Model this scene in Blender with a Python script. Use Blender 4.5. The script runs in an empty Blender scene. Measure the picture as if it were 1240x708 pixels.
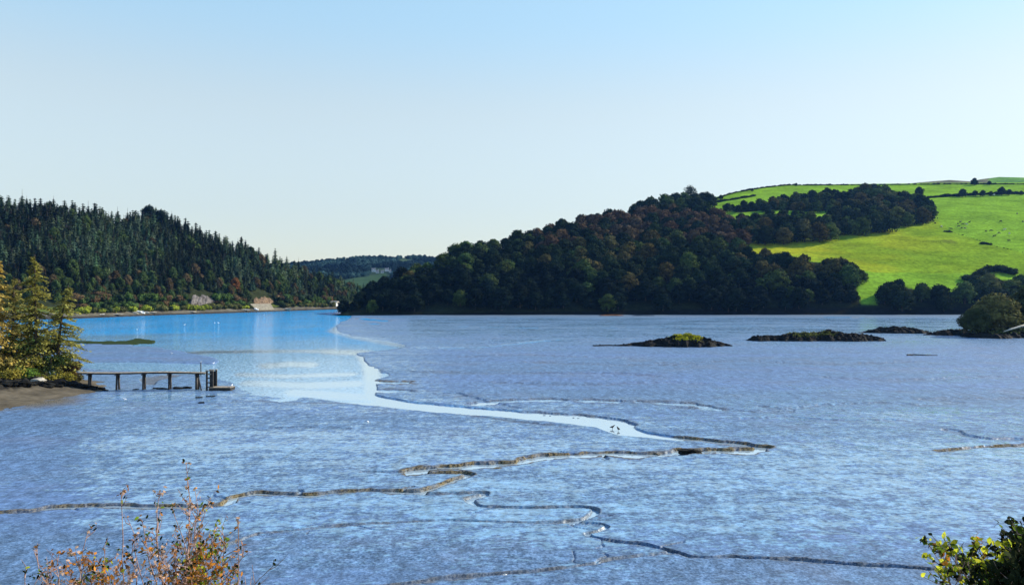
import bpy, bmesh, math, random
import numpy as np
from mathutils import Vector, Matrix

R = math.radians
SUN_AZ, SUN_EL = 72.0, 30.0          # azimuth from +Y towards +X, elevation
H, F, CX, HY = 14.4, 900.0, 620.0, 354.0
scene = bpy.context.scene
C = scene.collection

# ------------------------------------------------------------------ camera
cam_d = bpy.data.cameras.new('camera'); cam = bpy.data.objects.new('camera', cam_d); C.objects.link(cam)
cam.location = (0, 0, H); cam.rotation_euler = (R(90), 0, 0)
cam_d.sensor_width = 36; cam_d.lens = 36 * F / 1240; cam_d.clip_start = 0.1; cam_d.clip_end = 20000
scene.camera = cam

# ------------------------------------------------------------------ world
w = bpy.data.worlds.new("World"); scene.world = w; w.use_nodes = True
nt = w.node_tree; nt.nodes.clear()
out = nt.nodes.new('ShaderNodeOutputWorld'); bg = nt.nodes.new('ShaderNodeBackground')
sky = nt.nodes.new('ShaderNodeTexSky'); sky.sky_type = 'NISHITA'; sky.sun_disc = False
sky.sun_elevation = R(SUN_EL); sky.sun_rotation = R(SUN_AZ)
sky.air_density = 1.0; sky.dust_density = 0.6; sky.ozone_density = 1.6; sky.altitude = 0
S_BG = 0.12
def vmath(op, a, b):
    n = nt.nodes.new('ShaderNodeVectorMath'); n.operation = op
    nt.links.new(a, n.inputs[0])
    if isinstance(b, tuple): n.inputs[1].default_value = b
    else: nt.links.new(b, n.inputs[1])
    return n.outputs[0]
c0 = vmath('MULTIPLY', sky.outputs[0], (S_BG,) * 3)
gm = nt.nodes.new('ShaderNodeGamma'); nt.links.new(c0, gm.inputs[0]); gm.inputs[1].default_value = 0.4
tc = nt.nodes.new('ShaderNodeTexCoord'); sx = nt.nodes.new('ShaderNodeSeparateXYZ'); nt.links.new(tc.outputs['Generated'], sx.inputs[0])
rp = nt.nodes.new('ShaderNodeValToRGB'); nt.links.new(sx.outputs[2], rp.inputs[0]); rp.color_ramp.interpolation = 'EASE'
SKY_STOPS = [(0.0, (.67, .685, .62)), (.22, (.75, .785, .745)), (.36, (.61, .80, .87)), (.70, (.26, .52, .95))]
rp.color_ramp.elements[0].position = SKY_STOPS[0][0]; rp.color_ramp.elements[0].color = (*SKY_STOPS[0][1], 1)
rp.color_ramp.elements[1].position = SKY_STOPS[1][0]; rp.color_ramp.elements[1].color = (*SKY_STOPS[1][1], 1)
for p_, c_ in SKY_STOPS[2:]:
    e_ = rp.color_ramp.elements.new(p_); e_.color = (*c_, 1)
c1 = vmath('MULTIPLY', gm.outputs[0], rp.outputs[0])
c2 = vmath('MULTIPLY', c1, (1 / S_BG,) * 3)
nt.links.new(c2, bg.inputs['Color']); bg.inputs['Strength'].default_value = S_BG
nt.links.new(bg.outputs[0], out.inputs['Surface'])

# ------------------------------------------------------------------ sun
sd = bpy.data.lights.new('sun', 'SUN'); sd.energy = 5.0; sd.angle = R(0.5); sd.color = (1.0, 0.92, 0.76)
sun = bpy.data.objects.new('sun', sd); C.objects.link(sun)
sv = Vector((math.sin(R(SUN_AZ)) * math.cos(R(SUN_EL)), math.cos(R(SUN_AZ)) * math.cos(R(SUN_EL)), math.sin(R(SUN_EL))))
sun.rotation_euler = sv.to_track_quat('Z', 'Y').to_euler(); sun.location = (50, -20, 60)

vs = scene.view_settings
vs.view_transform = 'Standard'; vs.look = 'None'; vs.exposure = 0.55; vs.gamma = 1.0; vs.use_curve_mapping = False
scene.cycles.max_bounces = 5; scene.cycles.volume_bounces = 0; scene.cycles.diffuse_bounces = 2
scene.cycles.glossy_bounces = 3; scene.cycles.transparent_max_bounces = 6

# ------------------------------------------------------------------ numpy helpers
def hash2(ix, iy, s):
    h = (ix.astype(np.int64) * 374761393 + iy.astype(np.int64) * 668265263 + s * 1442695041) & 0xffffffff
    h = ((h ^ (h >> 13)) * 1274126177) & 0xffffffff
    return ((h ^ (h >> 16)) & 0xffffff) / float(0xffffff)
def vnoise(x, y, s=0):
    x = np.asarray(x, float); y = np.asarray(y, float)
    ix = np.floor(x); iy = np.floor(y); fx = x - ix; fy = y - iy
    fx = fx * fx * (3 - 2 * fx); fy = fy * fy * (3 - 2 * fy)
    a = hash2(ix, iy, s); b = hash2(ix + 1, iy, s); c = hash2(ix, iy + 1, s); d = hash2(ix + 1, iy + 1, s)
    return (a * (1 - fx) + b * fx) * (1 - fy) + (c * (1 - fx) + d * fx) * fy
def fbm(x, y, s=0, o=4):
    v = 0; a = .5; t = 0
    for k in range(o):
        v = v + a * vnoise(x * 2 ** k, y * 2 ** k, s + k * 17); t += a; a *= .5
    return v / t
def sstep(a, b, x):
    t = np.clip((x - a) / (b - a), 0, 1); return t * t * (3 - 2 * t)
def inpoly(px, py, poly):
    px = np.asarray(px, float); py = np.asarray(py, float)
    r = np.zeros(px.shape, bool); n = len(poly)
    for i in range(n):
        x0, y0 = poly[i]; x1, y1 = poly[(i + 1) % n]
        if y0 == y1: continue
        c = ((y0 > py) != (y1 > py)) & (px < (x1 - x0) * (py - y0) / (y1 - y0) + x0)
        r ^= c
    return r
def segdist(X, Y, pts):
    d = np.full(X.shape, 1e9)
    for (x0, y0), (x1, y1) in zip(pts[:-1], pts[1:]):
        dx, dy = x1 - x0, y1 - y0; L = dx * dx + dy * dy + 1e-9
        t = np.clip(((X - x0) * dx + (Y - y0) * dy) / L, 0, 1)
        d = np.minimum(d, np.hypot(X - x0 - t * dx, Y - y0 - t * dy))
    return d
def G(px, py):                       # a point of the flat seen at (px, py)
    Y = H * F / (py - HY); return ((px - CX) / F * Y, Y)
def W(px, py, Y):
    return ((px - CX) / F * Y, Y, H - (py - HY) / F * Y)
def smooth_pts(pts, n=6):
    out = []
    p = [pts[0]] + list(pts) + [pts[-1]]
    for i in range(1, len(p) - 2):
        for k in range(n):
            t = k / n; q = []
            for c in range(len(p[0])):
                a, b, cc, d = p[i - 1][c], p[i][c], p[i + 1][c], p[i + 2][c]
                q.append(.5 * (2 * b + (cc - a) * t + (2 * a - 5 * b + 4 * cc - d) * t * t + (3 * b - a - 3 * cc + d) * t ** 3))
            out.append(tuple(q))
    out.append(tuple(pts[-1])); return out

# ------------------------------------------------------------------ object helpers
def tag(o, label=None, cat=None, group=None, kind=None):
    if label: o['label'] = label
    if cat: o['category'] = cat
    if group: o['group'] = group
    if kind: o['kind'] = kind
    return o
def make_mesh(name, V, faces, mat=None, attrs=None, smooth=False):
    V = np.asarray(V, np.float32); me = bpy.data.meshes.new(name)
    if not isinstance(faces, list): faces = [faces]
    faces = [np.asarray(f, np.int32) for f in faces if len(f)]
    loops = np.concatenate([f.ravel() for f in faces])
    tot = np.concatenate([np.full(len(f), f.shape[1], np.int32) for f in faces])
    st = np.concatenate([[0], np.cumsum(tot)[:-1]]).astype(np.int32)
    me.vertices.add(len(V)); me.vertices.foreach_set('co', V.ravel())
    me.loops.add(len(loops)); me.loops.foreach_set('vertex_index', loops)
    me.polygons.add(len(tot)); me.polygons.foreach_set('loop_start', st); me.polygons.foreach_set('loop_total', tot)
    me.polygons.foreach_set('use_smooth', np.full(len(tot), smooth))
    me.update(calc_edges=True)
    for k, a in (attrs or {}).items():
        a = np.asarray(a, np.float32)
        if a.ndim == 1:
            at = me.attributes.new(k, 'FLOAT', 'POINT'); at.data.foreach_set('value', a)
        else:
            at = me.attributes.new(k, 'FLOAT_COLOR', 'POINT')
            if a.shape[1] == 3: a = np.concatenate([a, np.ones((len(a), 1), np.float32)], 1)
            at.data.foreach_set('color', a.ravel())
    me.validate()
    if mat: me.materials.append(mat)
    return me
def link(name, me, parent=None, loc=None, rotz=0, scale=None):
    o = bpy.data.objects.new(name, me); C.objects.link(o)
    if parent: o.parent = parent
    if loc is not None: o.location = loc
    o.rotation_euler = (0, 0, rotz)
    if scale is not None: o.scale = scale
    return o
def empty(name, loc, rotz=0, scale=1.0):
    o = bpy.data.objects.new(name, None); C.objects.link(o); o.empty_display_size = .3
    o.location = loc; o.rotation_euler = (0, 0, rotz); o.scale = (scale,) * 3 if not hasattr(scale, '__len__') else scale
    return o
class MB:                              # collects geometry, builds one mesh
    def __init__(s): s.V = []; s.Q = []; s.T = []; s.n = 0; s.col = []
    def add(s, V, Fq=(), Ft=(), col=None):
        V = np.asarray(V, float).reshape(-1, 3)
        if len(Fq): s.Q.append(np.asarray(Fq) + s.n)
        if len(Ft): s.T.append(np.asarray(Ft) + s.n)
        s.V.append(V); s.n += len(V)
        if col is not None: s.col.append(np.broadcast_to(np.asarray(col, float), (len(V), 3)))
    def box(s, x0, x1, y0, y1, z0, z1, col=None):
        s.add([(x0, y0, z0), (x1, y0, z0), (x1, y1, z0), (x0, y1, z0), (x0, y0, z1), (x1, y0, z1), (x1, y1, z1), (x0, y1, z1)],
              [(0, 3, 2, 1), (4, 5, 6, 7), (0, 1, 5, 4), (1, 2, 6, 5), (2, 3, 7, 6), (3, 0, 4, 7)], col=col)
    def tube(s, pts, rad, n=6, col=None, cap=True):
        pts = np.asarray(pts, float); m = len(pts); rad = np.broadcast_to(np.asarray(rad, float), (m,))
        t = np.gradient(pts, axis=0) if m > 1 else np.array([[0, 0, 1.]]); t /= np.linalg.norm(t, axis=1, keepdims=True) + 1e-9
        ref = np.where(np.abs(t[:, 2:3]) > .9, np.array([[1., 0, 0]]), np.array([[0, 0, 1.]]))
        a = np.cross(t, ref); a /= np.linalg.norm(a, axis=1, keepdims=True) + 1e-9; b = np.cross(t, a)
        th = np.arange(n) / n * 2 * np.pi
        V = pts[:, None] + rad[:, None, None] * (np.cos(th)[None, :, None] * a[:, None] + np.sin(th)[None, :, None] * b[:, None])
        V = V.reshape(-1, 3); i = np.arange(m - 1)[:, None] * n; j = np.arange(n)[None]; j2 = (j + 1) % n
        Q = np.stack([i + j, i + j2, i + n + j2, i + n + j], -1).reshape(-1, 4)
        Tt = []
        if cap:
            V = np.vstack([V, pts[:1], pts[-1:]]); k = m * n
            for q in range(n):
                Tt.append((k, (q + 1) % n, q)); Tt.append((k + 1, (m - 1) * n + q, (m - 1) * n + (q + 1) % n))
        s.add(V, Q, Tt, col)
    def arrays(s): return np.vstack(s.V), [np.vstack(x) for x in (s.Q, s.T) if len(x)]
    def mesh(s, name, mat, smooth=False):
        V, Fs = s.arrays(); at = {'tint': np.vstack(s.col)} if s.col else None
        return make_mesh(name, V, Fs, mat, at, smooth)
    def build(s, name, mat, parent=None, smooth=False, loc=None):
        return link(name, s.mesh(name, mat, smooth), parent, loc)
def leafquads(c, nrm, size, rng, aspect=1.0, along=None):
    c = np.asarray(c); n = len(c); nrm = nrm / (np.linalg.norm(nrm, axis=1, keepdims=True) + 1e-9)
    r = rng.normal(size=(n, 3)) if along is None else along
    a = np.cross(nrm, r); a /= np.linalg.norm(a, axis=1, keepdims=True) + 1e-9; b = np.cross(a, nrm)
    s = np.broadcast_to(np.asarray(size, float), (n,))[:, None] * .5
    b2 = b * aspect
    V = np.stack([c - b2 * s, c + a * s * .8, c + b2 * s, c - a * s * .8], 1).reshape(-1, 3)
    Q = np.arange(4 * n).reshape(-1, 4)
    return V, Q
_ico = {}
def ico(sub):
    if sub not in _ico:
        bm = bmesh.new(); bmesh.ops.create_icosphere(bm, subdivisions=sub, radius=1)
        _ico[sub] = (np.array([v.co[:] for v in bm.verts]), np.array([[v.index for v in f.verts] for f in bm.faces])); bm.free()
    return _ico[sub]

# ------------------------------------------------------------------ materials
def newmat(name):
    m = bpy.data.materials.new(name); m.use_nodes = True; t = m.node_tree
    return m, t, t.nodes['Principled BSDF']
def N(t, typ, **kw):
    n = t.nodes.new(typ)
    for k, v in kw.items(): setattr(n, k, v)
    return n
def noise(t, vec, scale, detail=3, rough=.55):
    n = N(t, 'ShaderNodeTexNoise'); n.inputs['Scale'].default_value = scale
    n.inputs['Detail'].default_value = detail; n.inputs['Roughness'].default_value = rough
    if vec is not None: t.links.new(vec, n.inputs['Vector'])
    return n
def maprange(t, src, a, b, c=0., d=1., smooth=True):
    n = N(t, 'ShaderNodeMapRange'); n.interpolation_type = 'SMOOTHSTEP' if smooth else 'LINEAR'
    t.links.new(src, n.inputs[0])
    for i, v in enumerate((a, b, c, d)): n.inputs[1 + i].default_value = v
    return n.outputs[0]
def mixc(t, fac, a, b, mode='MIX'):
    n = N(t, 'ShaderNodeMix', data_type='RGBA', blend_type=mode)
    for i, v in ((0, fac), (6, a), (7, b)):
        if hasattr(v, 'is_linked') or isinstance(v, bpy.types.NodeSocket): t.links.new(v, n.inputs[i])
        elif i == 0: n.inputs[0].default_value = v
        else: n.inputs[i].default_value = (*v, 1)
    return n.outputs[2]
def mth(t, op, a, b=None):
    n = N(t, 'ShaderNodeMath', operation=op)
    for i, v in enumerate((a, b)):
        if v is None: continue
        if isinstance(v, bpy.types.NodeSocket): t.links.new(v, n.inputs[i])
        else: n.inputs[i].default_value = v
    return n.outputs[0]
def attr(t, name, fac=True):
    n = N(t, 'ShaderNodeAttribute', attribute_name=name); return n.outputs['Fac' if fac else 'Color']
def pos(t): return N(t, 'ShaderNodeNewGeometry').outputs['Position']
def tilt(t, src, k):                   # real-normal perturbation from a vector noise
    s = N(t, 'ShaderNodeVectorMath', operation='SUBTRACT'); t.links.new(src, s.inputs[0]); s.inputs[1].default_value = (.5, .5, .5)
    m = N(t, 'ShaderNodeVectorMath', operation='SCALE'); t.links.new(s.outputs[0], m.inputs[0])
    if isinstance(k, bpy.types.NodeSocket): t.links.new(k, m.inputs['Scale'])
    else: m.inputs['Scale'].default_value = k
    a = N(t, 'ShaderNodeVectorMath', operation='ADD'); g = N(t, 'ShaderNodeNewGeometry')
    t.links.new(g.outputs['Normal'], a.inputs[0]); t.links.new(m.outputs[0], a.inputs[1])
    n = N(t, 'ShaderNodeVectorMath', operation='NORMALIZE'); t.links.new(a.outputs[0], n.inputs[0])
    return n.outputs[0]

def simple(name, col, col2=None, scale=1.0, rough=.85, spec=.2, bump=0.0, bscale=None):
    m, t, b = newmat(name); p = pos(t)
    if col2 is None: col2 = tuple(c * .6 for c in col)
    n = noise(t, p, scale, 5)
    t.links.new(mixc(t, maprange(t, n.outputs[0], .35, .65), col, col2), b.inputs['Base Color'])
    b.inputs['Roughness'].default_value = rough; b.inputs['Specular IOR Level'].default_value = spec
    if bump:
        bn = N(t, 'ShaderNodeBump'); n2 = noise(t, p, bscale or scale * 3, 5)
        t.links.new(n2.outputs[0], bn.inputs['Height']); bn.inputs['Strength'].default_value = 1; bn.inputs['Distance'].default_value = bump
        t.links.new(bn.outputs[0], b.inputs['Normal'])
    return m

def foliage(name, source, trans=0.0, nscale=.35):
    m, t, b = newmat(name)
    if source == 'object':
        oi = N(t, 'ShaderNodeObjectInfo'); col = oi.outputs['Color']
        v = maprange(t, oi.outputs['Random'], 0, 1, .75, 1.25, False)
    elif source == 'tint':
        col = attr(t, 'tint', False); v = None
    else:
        col = None; v = None
    n = noise(t, pos(t), nscale, 4)
    f = maprange(t, n.outputs[0], .3, .7, .6, 1.45)
    if v is not None: f = mth(t, 'MULTIPLY', f, v)
    s = N(t, 'ShaderNodeVectorMath', operation='SCALE'); t.links.new(col, s.inputs[0]); t.links.new(f, s.inputs['Scale'])
    t.links.new(s.outputs[0], b.inputs['Base Color'])
    b.inputs['Roughness'].default_value = .9; b.inputs['Specular IOR Level'].default_value = 0.02
    if trans:
        tr = N(t, 'ShaderNodeBsdfTranslucent'); t.links.new(s.outputs[0], tr.inputs['Color'])
        mx = N(t, 'ShaderNodeMixShader'); mx.inputs[0].default_value = trans
        t.links.new(b.outputs[0], mx.inputs[1]); t.links.new(tr.outputs[0], mx.inputs[2])
        t.links.new(mx.outputs[0], t.nodes['Material Output'].inputs['Surface'])
    return m
M_FOL = foliage('tree_foliage', 'object', .12)
M_FOLT = foliage('massed_foliage', 'tint')
M_LEAF = foliage('near_leaves', 'tint', .5, 9.0)
M_NEEDLE = foliage('larch_needles', 'object', .3, 1.2)
M_BARK = simple('bark', (.10, .075, .055), (.045, .035, .028), 6, .9, .1)
M_TWIG = simple('twig_bark', (.42, .29, .25), (.20, .11, .09), 30, .7, .2)
M_ROCK = simple('dark_weedy_rock', (.005, .005, .005), (.017, .016, .012), .9, .9, .12, .15, 2.5)
M_CLIFF = simple('grey_rock_face', (.20, .18, .17), (.07, .06, .055), .6, .9, .2, .2, 1.5)
M_PALE = simple('pale_stone', (.50, .46, .38), (.34, .30, .23), 1.2, .9, .2, .05)
M_WHITE = simple('whitewash', (.8, .8, .78), (.7, .7, .68), .6, .8, .2)
M_SLATE = simple('slate_roof', (.12, .13, .15), (.08, .085, .1), 1.5, .7, .3)
M_GLASS = simple('window_glass', (.03, .04, .05), (.02, .03, .04), 2, .15, .5)
M_WOOD = simple('weathered_deck_wood', (.34, .29, .22), (.20, .16, .12), 3.5, .8, .2, .01)
M_POST = simple('dark_wet_timber', (.045, .036, .03), (.015, .013, .012), 4, .6, .4, .02)
M_ROAD = simple('road_asphalt', (.06, .06, .06), (.045, .045, .045), .8, .85, .2)

def mat_mud():
    m, t, b = newmat('wet_mud'); p = pos(t)
    streak = attr(t, 'streak'); brown = attr(t, 'brown'); weed = attr(t, 'weed')
    mp = N(t, 'ShaderNodeMapping'); t.links.new(p, mp.inputs[0]); mp.inputs['Scale'].default_value = (.75, 1.25, 1)
    mp.inputs['Rotation'].default_value = (0, 0, R(-14))
    n1 = noise(t, mp.outputs[0], 2.9, 4, .66); n2 = noise(t, mp.outputs[0], .8, 3, .5); n3 = noise(t, p, .035, 4, .6)
    n4 = noise(t, p, 6, 4, .75)
    mb_ = N(t, 'ShaderNodeMapping'); t.links.new(p, mb_.inputs[0]); mb_.inputs['Scale'].default_value = (.012, .055, 1); mb_.inputs['Rotation'].default_value = (0, 0, R(6))
    n5 = noise(t, mb_.outputs[0], 1.0, 5, .62); n6 = noise(t, mb_.outputs[0], 9.0, 4, .6)
    sc = mth(t, 'ADD', mth(t, 'MULTIPLY', n1.outputs[0], .64), mth(t, 'MULTIPLY', n2.outputs[0], .36))
    thr = mth(t, 'ADD', sc, mth(t, 'MULTIPLY', mth(t, 'SUBTRACT', streak, .5), .20))
    thr = mth(t, 'ADD', thr, mth(t, 'MULTIPLY', mth(t, 'SUBTRACT', n3.outputs[0], .5), .20))
    thr = mth(t, 'ADD', thr, mth(t, 'MULTIPLY', mth(t, 'SUBTRACT', n5.outputs[0], .5), .26))
    thr = mth(t, 'ADD', thr, mth(t, 'MULTIPLY', mth(t, 'SUBTRACT', n6.outputs[0], .5), .30))
    wet = maprange(t, thr, .475, .60)
    wet = mth(t, 'MULTIPLY', wet, mth(t, 'SUBTRACT', 1., mth(t, 'MAXIMUM', brown, weed)))
    dark = maprange(t, n4.outputs[0], .32, .68)
    base = mixc(t, dark, (.026, .066, .125), (.15, .245, .385))
    base = mixc(t, maprange(t, n5.outputs[0], .42, .62, 0, .8), base, (.095, .16, .30))
    gp = noise(t, p, .09, 5, .6); base = mixc(t, maprange(t, gp.outputs[0], .50, .68, 0, .45), base, (.125, .150, .20))
    base = mixc(t, wet, base, (.15, .29, .42))
    mc_ = N(t, 'ShaderNodeMapping'); t.links.new(p, mc_.inputs[0]); mc_.inputs['Scale'].default_value = (1.3, 1.5, 1)
    n7 = noise(t, mc_.outputs[0], 1.0, 4, .75)
    mc2 = N(t, 'ShaderNodeMapping'); t.links.new(p, mc2.inputs[0]); mc2.inputs['Scale'].default_value = (.8, .28, 1)
    n8 = noise(t, mc2.outputs[0], 1.0, 4, .8); spk = mth(t, 'MULTIPLY', maprange(t, n7.outputs[0], .36, .64, .68, 1.30), maprange(t, n8.outputs[0], .36, .64, .78, 1.22))
    fs_ = N(t, 'ShaderNodeVectorMath', operation='SCALE'); t.links.new(base, fs_.inputs[0]); t.links.new(spk, fs_.inputs['Scale']); base = fs_.outputs[0]
    base = mixc(t, brown, base, mixc(t, maprange(t, n4.outputs[0], .42, .56), (.035, .03, .022), (.20, .16, .09)))
    base = mixc(t, weed, base, (.035, .05, .02))
    t.links.new(base, b.inputs['Base Color'])
    bw = mth(t, 'MAXIMUM', brown, weed)
    rg = mth(t, 'ADD', maprange(t, wet, 0, 1, .55, .10, False), mth(t, 'MULTIPLY', bw, .35))
    t.links.new(rg, b.inputs['Roughness'])
    b.inputs['IOR'].default_value = 1.5
    sp = mth(t, 'MULTIPLY', mth(t, 'SUBTRACT', 1.0, bw), maprange(t, wet, 0, 1, .38, 1.0, False))
    t.links.new(sp, b.inputs['Specular IOR Level'])
    k = maprange(t, wet, 0, 1, .65, .13)
    nz = noise(t, p, 7, 3, .7)
    t.links.new(tilt(t, nz.outputs['Color'], k), b.inputs['Normal'])
    return m
def mat_water():
    m, t, b = newmat('estuary_water'); p = pos(t)
    calm = attr(t, 'calm'); deep = attr(t, 'deep')
    n3 = noise(t, p, .03, 3, .5)
    base = mixc(t, deep, (.22, .43, .60), (.0, .32, .68))
    t.links.new(base, b.inputs['Base Color'])
    b.inputs['Roughness'].default_value = .06; b.inputs['IOR'].default_value = 1.36
    t.links.new(maprange(t, deep, 0, 1, .45, .05), b.inputs['Specular IOR Level'])
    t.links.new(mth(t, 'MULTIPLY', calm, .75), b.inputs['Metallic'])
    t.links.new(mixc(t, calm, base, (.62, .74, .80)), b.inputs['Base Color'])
    mp = N(t, 'ShaderNodeMapping'); t.links.new(p, mp.inputs[0]); mp.inputs['Scale'].default_value = (.5, 1.4, 1)
    nz = noise(t, mp.outputs[0], 4.0, 4, .6)
    pat = maprange(t, n3.outputs[0], .35, .65, .7, 1.2)
    k = mth(t, 'MULTIPLY', mth(t, 'SUBTRACT', 1.02, calm), mth(t, 'MULTIPLY', pat, maprange(t, deep, 0, 1, .55, 1.9)))
    t.links.new(tilt(t, nz.outputs['Color'], k), b.inputs['Normal'])
    return m
M_MUD = mat_mud(); M_WATER = mat_water()

def mat_field():
    m, t, b = newmat('field_and_woodland_ground'); p = pos(t)
    col = attr(t, 'tint', False)
    mp = N(t, 'ShaderNodeMapping'); t.links.new(p, mp.inputs[0]); mp.inputs['Scale'].default_value = (.5, 1, 1)
    n = noise(t, mp.outputs[0], .05, 7, .72); n2 = noise(t, p, .35, 5, .75)
    f = mth(t, 'MULTIPLY', maprange(t, n.outputs[0], .3, .7, .72, 1.25), maprange(t, n2.outputs[0], .32, .68, .70, 1.28))
    s = N(t, 'ShaderNodeVectorMath', operation='SCALE'); t.links.new(col, s.inputs[0]); t.links.new(f, s.inputs['Scale'])
    t.links.new(s.outputs[0], b.inputs['Base Color'])
    b.inputs['Roughness'].default_value = 1; b.inputs['Specular IOR Level'].default_value = 0.0
    # grass stands up: catches low light
    return m
M_FIELD = mat_field()

# ================================================================== LARGE STRUCTURE
def grid_faces(nr, nc):
    i = np.arange(nr - 1)[:, None] * nc; j = np.arange(nc - 1)[None]
    return np.stack([i + j, i + nc + j, i + nc + j + 1, i + j + 1], -1).reshape(-1, 4)[:, ::-1]

WATER_POLY = [(-400, 357), (2200, 357), (2200, 374), (416, 374), (424, 384), (410, 391), (403, 400), (428, 407), (475, 413.5), (491, 419), (446, 423.5),
              (426, 426), (442, 434), (450, 448), (473, 453), (451, 459), (456, 470), (454, 478), (490, 486), (555, 491.5), (632, 499.5),
              (720, 506), (745, 509.5), (760, 514.5), (766, 519.5), (780, 524), (826, 530), (824, 532.5), (770, 527.5), (745, 525), (734, 521.5),
              (720, 515.5), (658, 508.5), (580, 501.5), (490, 494), (415, 486), (350, 477), (300, 471), (283, 462), (250, 453),
              (100, 444), (-100, 444), (-400, 440)]
BANK_POLY = [(-200, 417), (150, 416), (195, 419.5), (240, 427), (262, 432), (271, 436), (262, 440), (150, 439), (-200, 438)]
WEED_POLY = [(40, 409.5), (120, 411.5), (150, 411), (166, 408), (190, 411), (186, 416.5), (150, 417), (40, 414.5)]
POOL_POLY = [(168, 459), (178, 455.5), (200, 453.5), (225, 452.5), (212, 455.5), (192, 460), (186, 466), (174, 465)]
SAND_POLY = [(380, 441), (440, 447), (452, 455), (440, 460)]
CREEKS_ = [  # (points in photo coordinates, half width m, depth m, brown amount)
    ([(816, 530), (850, 533), (882, 536), (915, 540), (924, 542.5), (915, 546), (902, 547.4), (870, 546), (834, 547.4), (786, 551.5), (745, 548),
      (715, 549), (702, 551), (670, 552), (647, 555.5), (631, 560), (592, 563.5), (550, 565), (516, 568), (498, 573)], 1.0, .60, 1.0),
    ([(498, 573), (470, 571.5), (440, 571.7)], .35, .12, .4),
    ([(515, 573), (545, 572.5), (568, 573.7), (562, 578), (539, 585), (521, 592.6), (501, 596), (449, 594), (405, 596), (376, 599.5), (318, 597),
      (300, 598.5), (284, 603), (270, 611), (219, 613), (110, 612), (55, 615.4), (27, 619.5), (-60, 621)], .50, .38, 1.0),
    ([(501, 597), (530, 598), (585, 596), (582, 600), (569, 604), (574, 609), (592, 612.5), (657, 614), (699, 613.5), (721, 617), (711.6, 626.5), (686, 631),
      (705, 632), (734, 635.5), (724.5, 642.6), (711.6, 646), (728, 652), (779, 659), (818, 668), (837, 674), (882, 674), (960, 677), (1130, 689), (1300, 702)], .31, .32, .8),
    ([(686, 631), (637, 632), (560, 630), (539, 629), (463, 633), (405, 637), (347, 642.5), (312, 646), (277, 659), (240, 664)], .25, .15, .8),
    ([(818, 668), (786, 671.6), (740.6, 678), (695.5, 686), (624.5, 694), (560, 699), (480, 708), (400, 716)], .25, .15, .8),
    ([(573, 490), (601, 486), (658, 484.5), (720, 485), (787, 487), (813, 488), (839, 489.5), (860, 494)], 1.5, .30, .7),
    ([(922, 492), (940, 494), (957, 496.6), (935, 498.5), (822, 493.6)], .9, .16, .4),
    ([(926, 498), (980, 492), (1005, 490), (1075, 488), (1118, 490), (1162, 486.6), (1122, 482.7), (1240, 482), (1300, 483)], 1.0, .16, .35),
    ([(503, 450), (560, 451), (583, 451.7), (632, 451), (671, 451.7), (740, 452), (790, 455)], 1.6, .22, .4),
    ([(500, 421), (580, 420), (668, 411.5), (720, 411), (800, 410)], 2.2, .26, .2),
    ([(640, 499), (690, 502), (722, 505), (745, 508.5), (762, 514)], .9, .45, .0),
    ([(1140, 546), (1180, 542), (1240, 539), (1300, 536)], .55, .4, 1.0),
    ([(1150, 520), (1168, 527), (1200, 531), (1260, 532)], .8, .24, .4),
    ([(434, 441), (447, 443.5), (452, 450)], 1.5, .3, .4),
    ([(448, 461), (462, 463), (490, 462)], 2.2, .4, .9),
    ([(453, 472), (470, 473), (486, 473)], 2.0, .3, .6),
    ([(535, 477), (555, 478), (620, 494)], 1.2, .2, .3),
    ([(260, 489), (285, 486), (310, 484.5), (340, 485), (375, 487.5), (420, 487), (520, 496), (600, 507), (680, 516)], .6, .12, .6),
    ([(440, 385.5), (452, 387), (466, 388)], 5, .5, .1), ([(448, 391), (455, 392)], 3.5, .4, .1),
    ([(1000, 383.5), (1040, 384.2)], 6, .4, .1),
    ([(560, 432), (640, 430), (700, 431.5), (760, 433)], 1.5, .2, .35), ([(800, 440), (900, 437), (1000, 441), (1100, 438)], 1.5, .22, .35),
    ([(600, 463), (700, 466), (790, 463), (850, 464)], 1.2, .2, .35), ([(1000, 457), (1100, 460), (1180, 456), (1260, 457)], 1.2, .22, .35),
    ([(560, 395), (700, 397), (860, 394), (1000, 396)], 2.6, .3, .3), ([(640, 438), (760, 442), (840, 441)], 1.4, .2, .35),
    ([(900, 507), (960, 505), (1010, 509), (1080, 508)], .8, .16, .35), ([(300, 520), (360, 517), (420, 519)], .5, .12, .35),
]
def side_gullies():
    g = np.random.default_rng(8); out_ = []
    for ci, (pts, hw, dep, br) in enumerate(CREEKS_):
        out_.append((pts, hw, dep, br))
        if br < .6 or hw > 1.3: continue
        sp_ = smooth_pts(pts, 4)
        for q in range(len(sp_) // 9):
            i = int(g.integers(2, len(sp_) - 2)); p0 = sp_[i]
            if p0[0] < -20 or p0[0] > 1260: continue
            w0 = np.array(G(*p0)); a = g.uniform(0, 6.28); L = g.uniform(.8, 2.6); pl = [w0]
            for k in range(4): a += g.normal() * .5; pl.append(pl[-1] + L / 4 * np.array([math.cos(a) * 1.5, math.sin(a)]))
            out_.append(([(CX + F * x / y, HY + H * F / y) for x, y in pl], hw * g.uniform(.2, .35), dep * g.uniform(.25, .45), br * g.uniform(.3, .9)))
    return out_
CREEKS = side_gullies()
pyr = np.concatenate([[357.5, 360, 363, 366, 369, 371, 373], np.arange(374, 470, .75), np.arange(470, 712, .55), 712 + np.cumsum(np.linspace(1, 45, 42))])
pxc = np.concatenate([np.linspace(-900, -30, 90), np.arange(-20, 1261, 1.0), np.linspace(1270, 2150, 90)])
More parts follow.
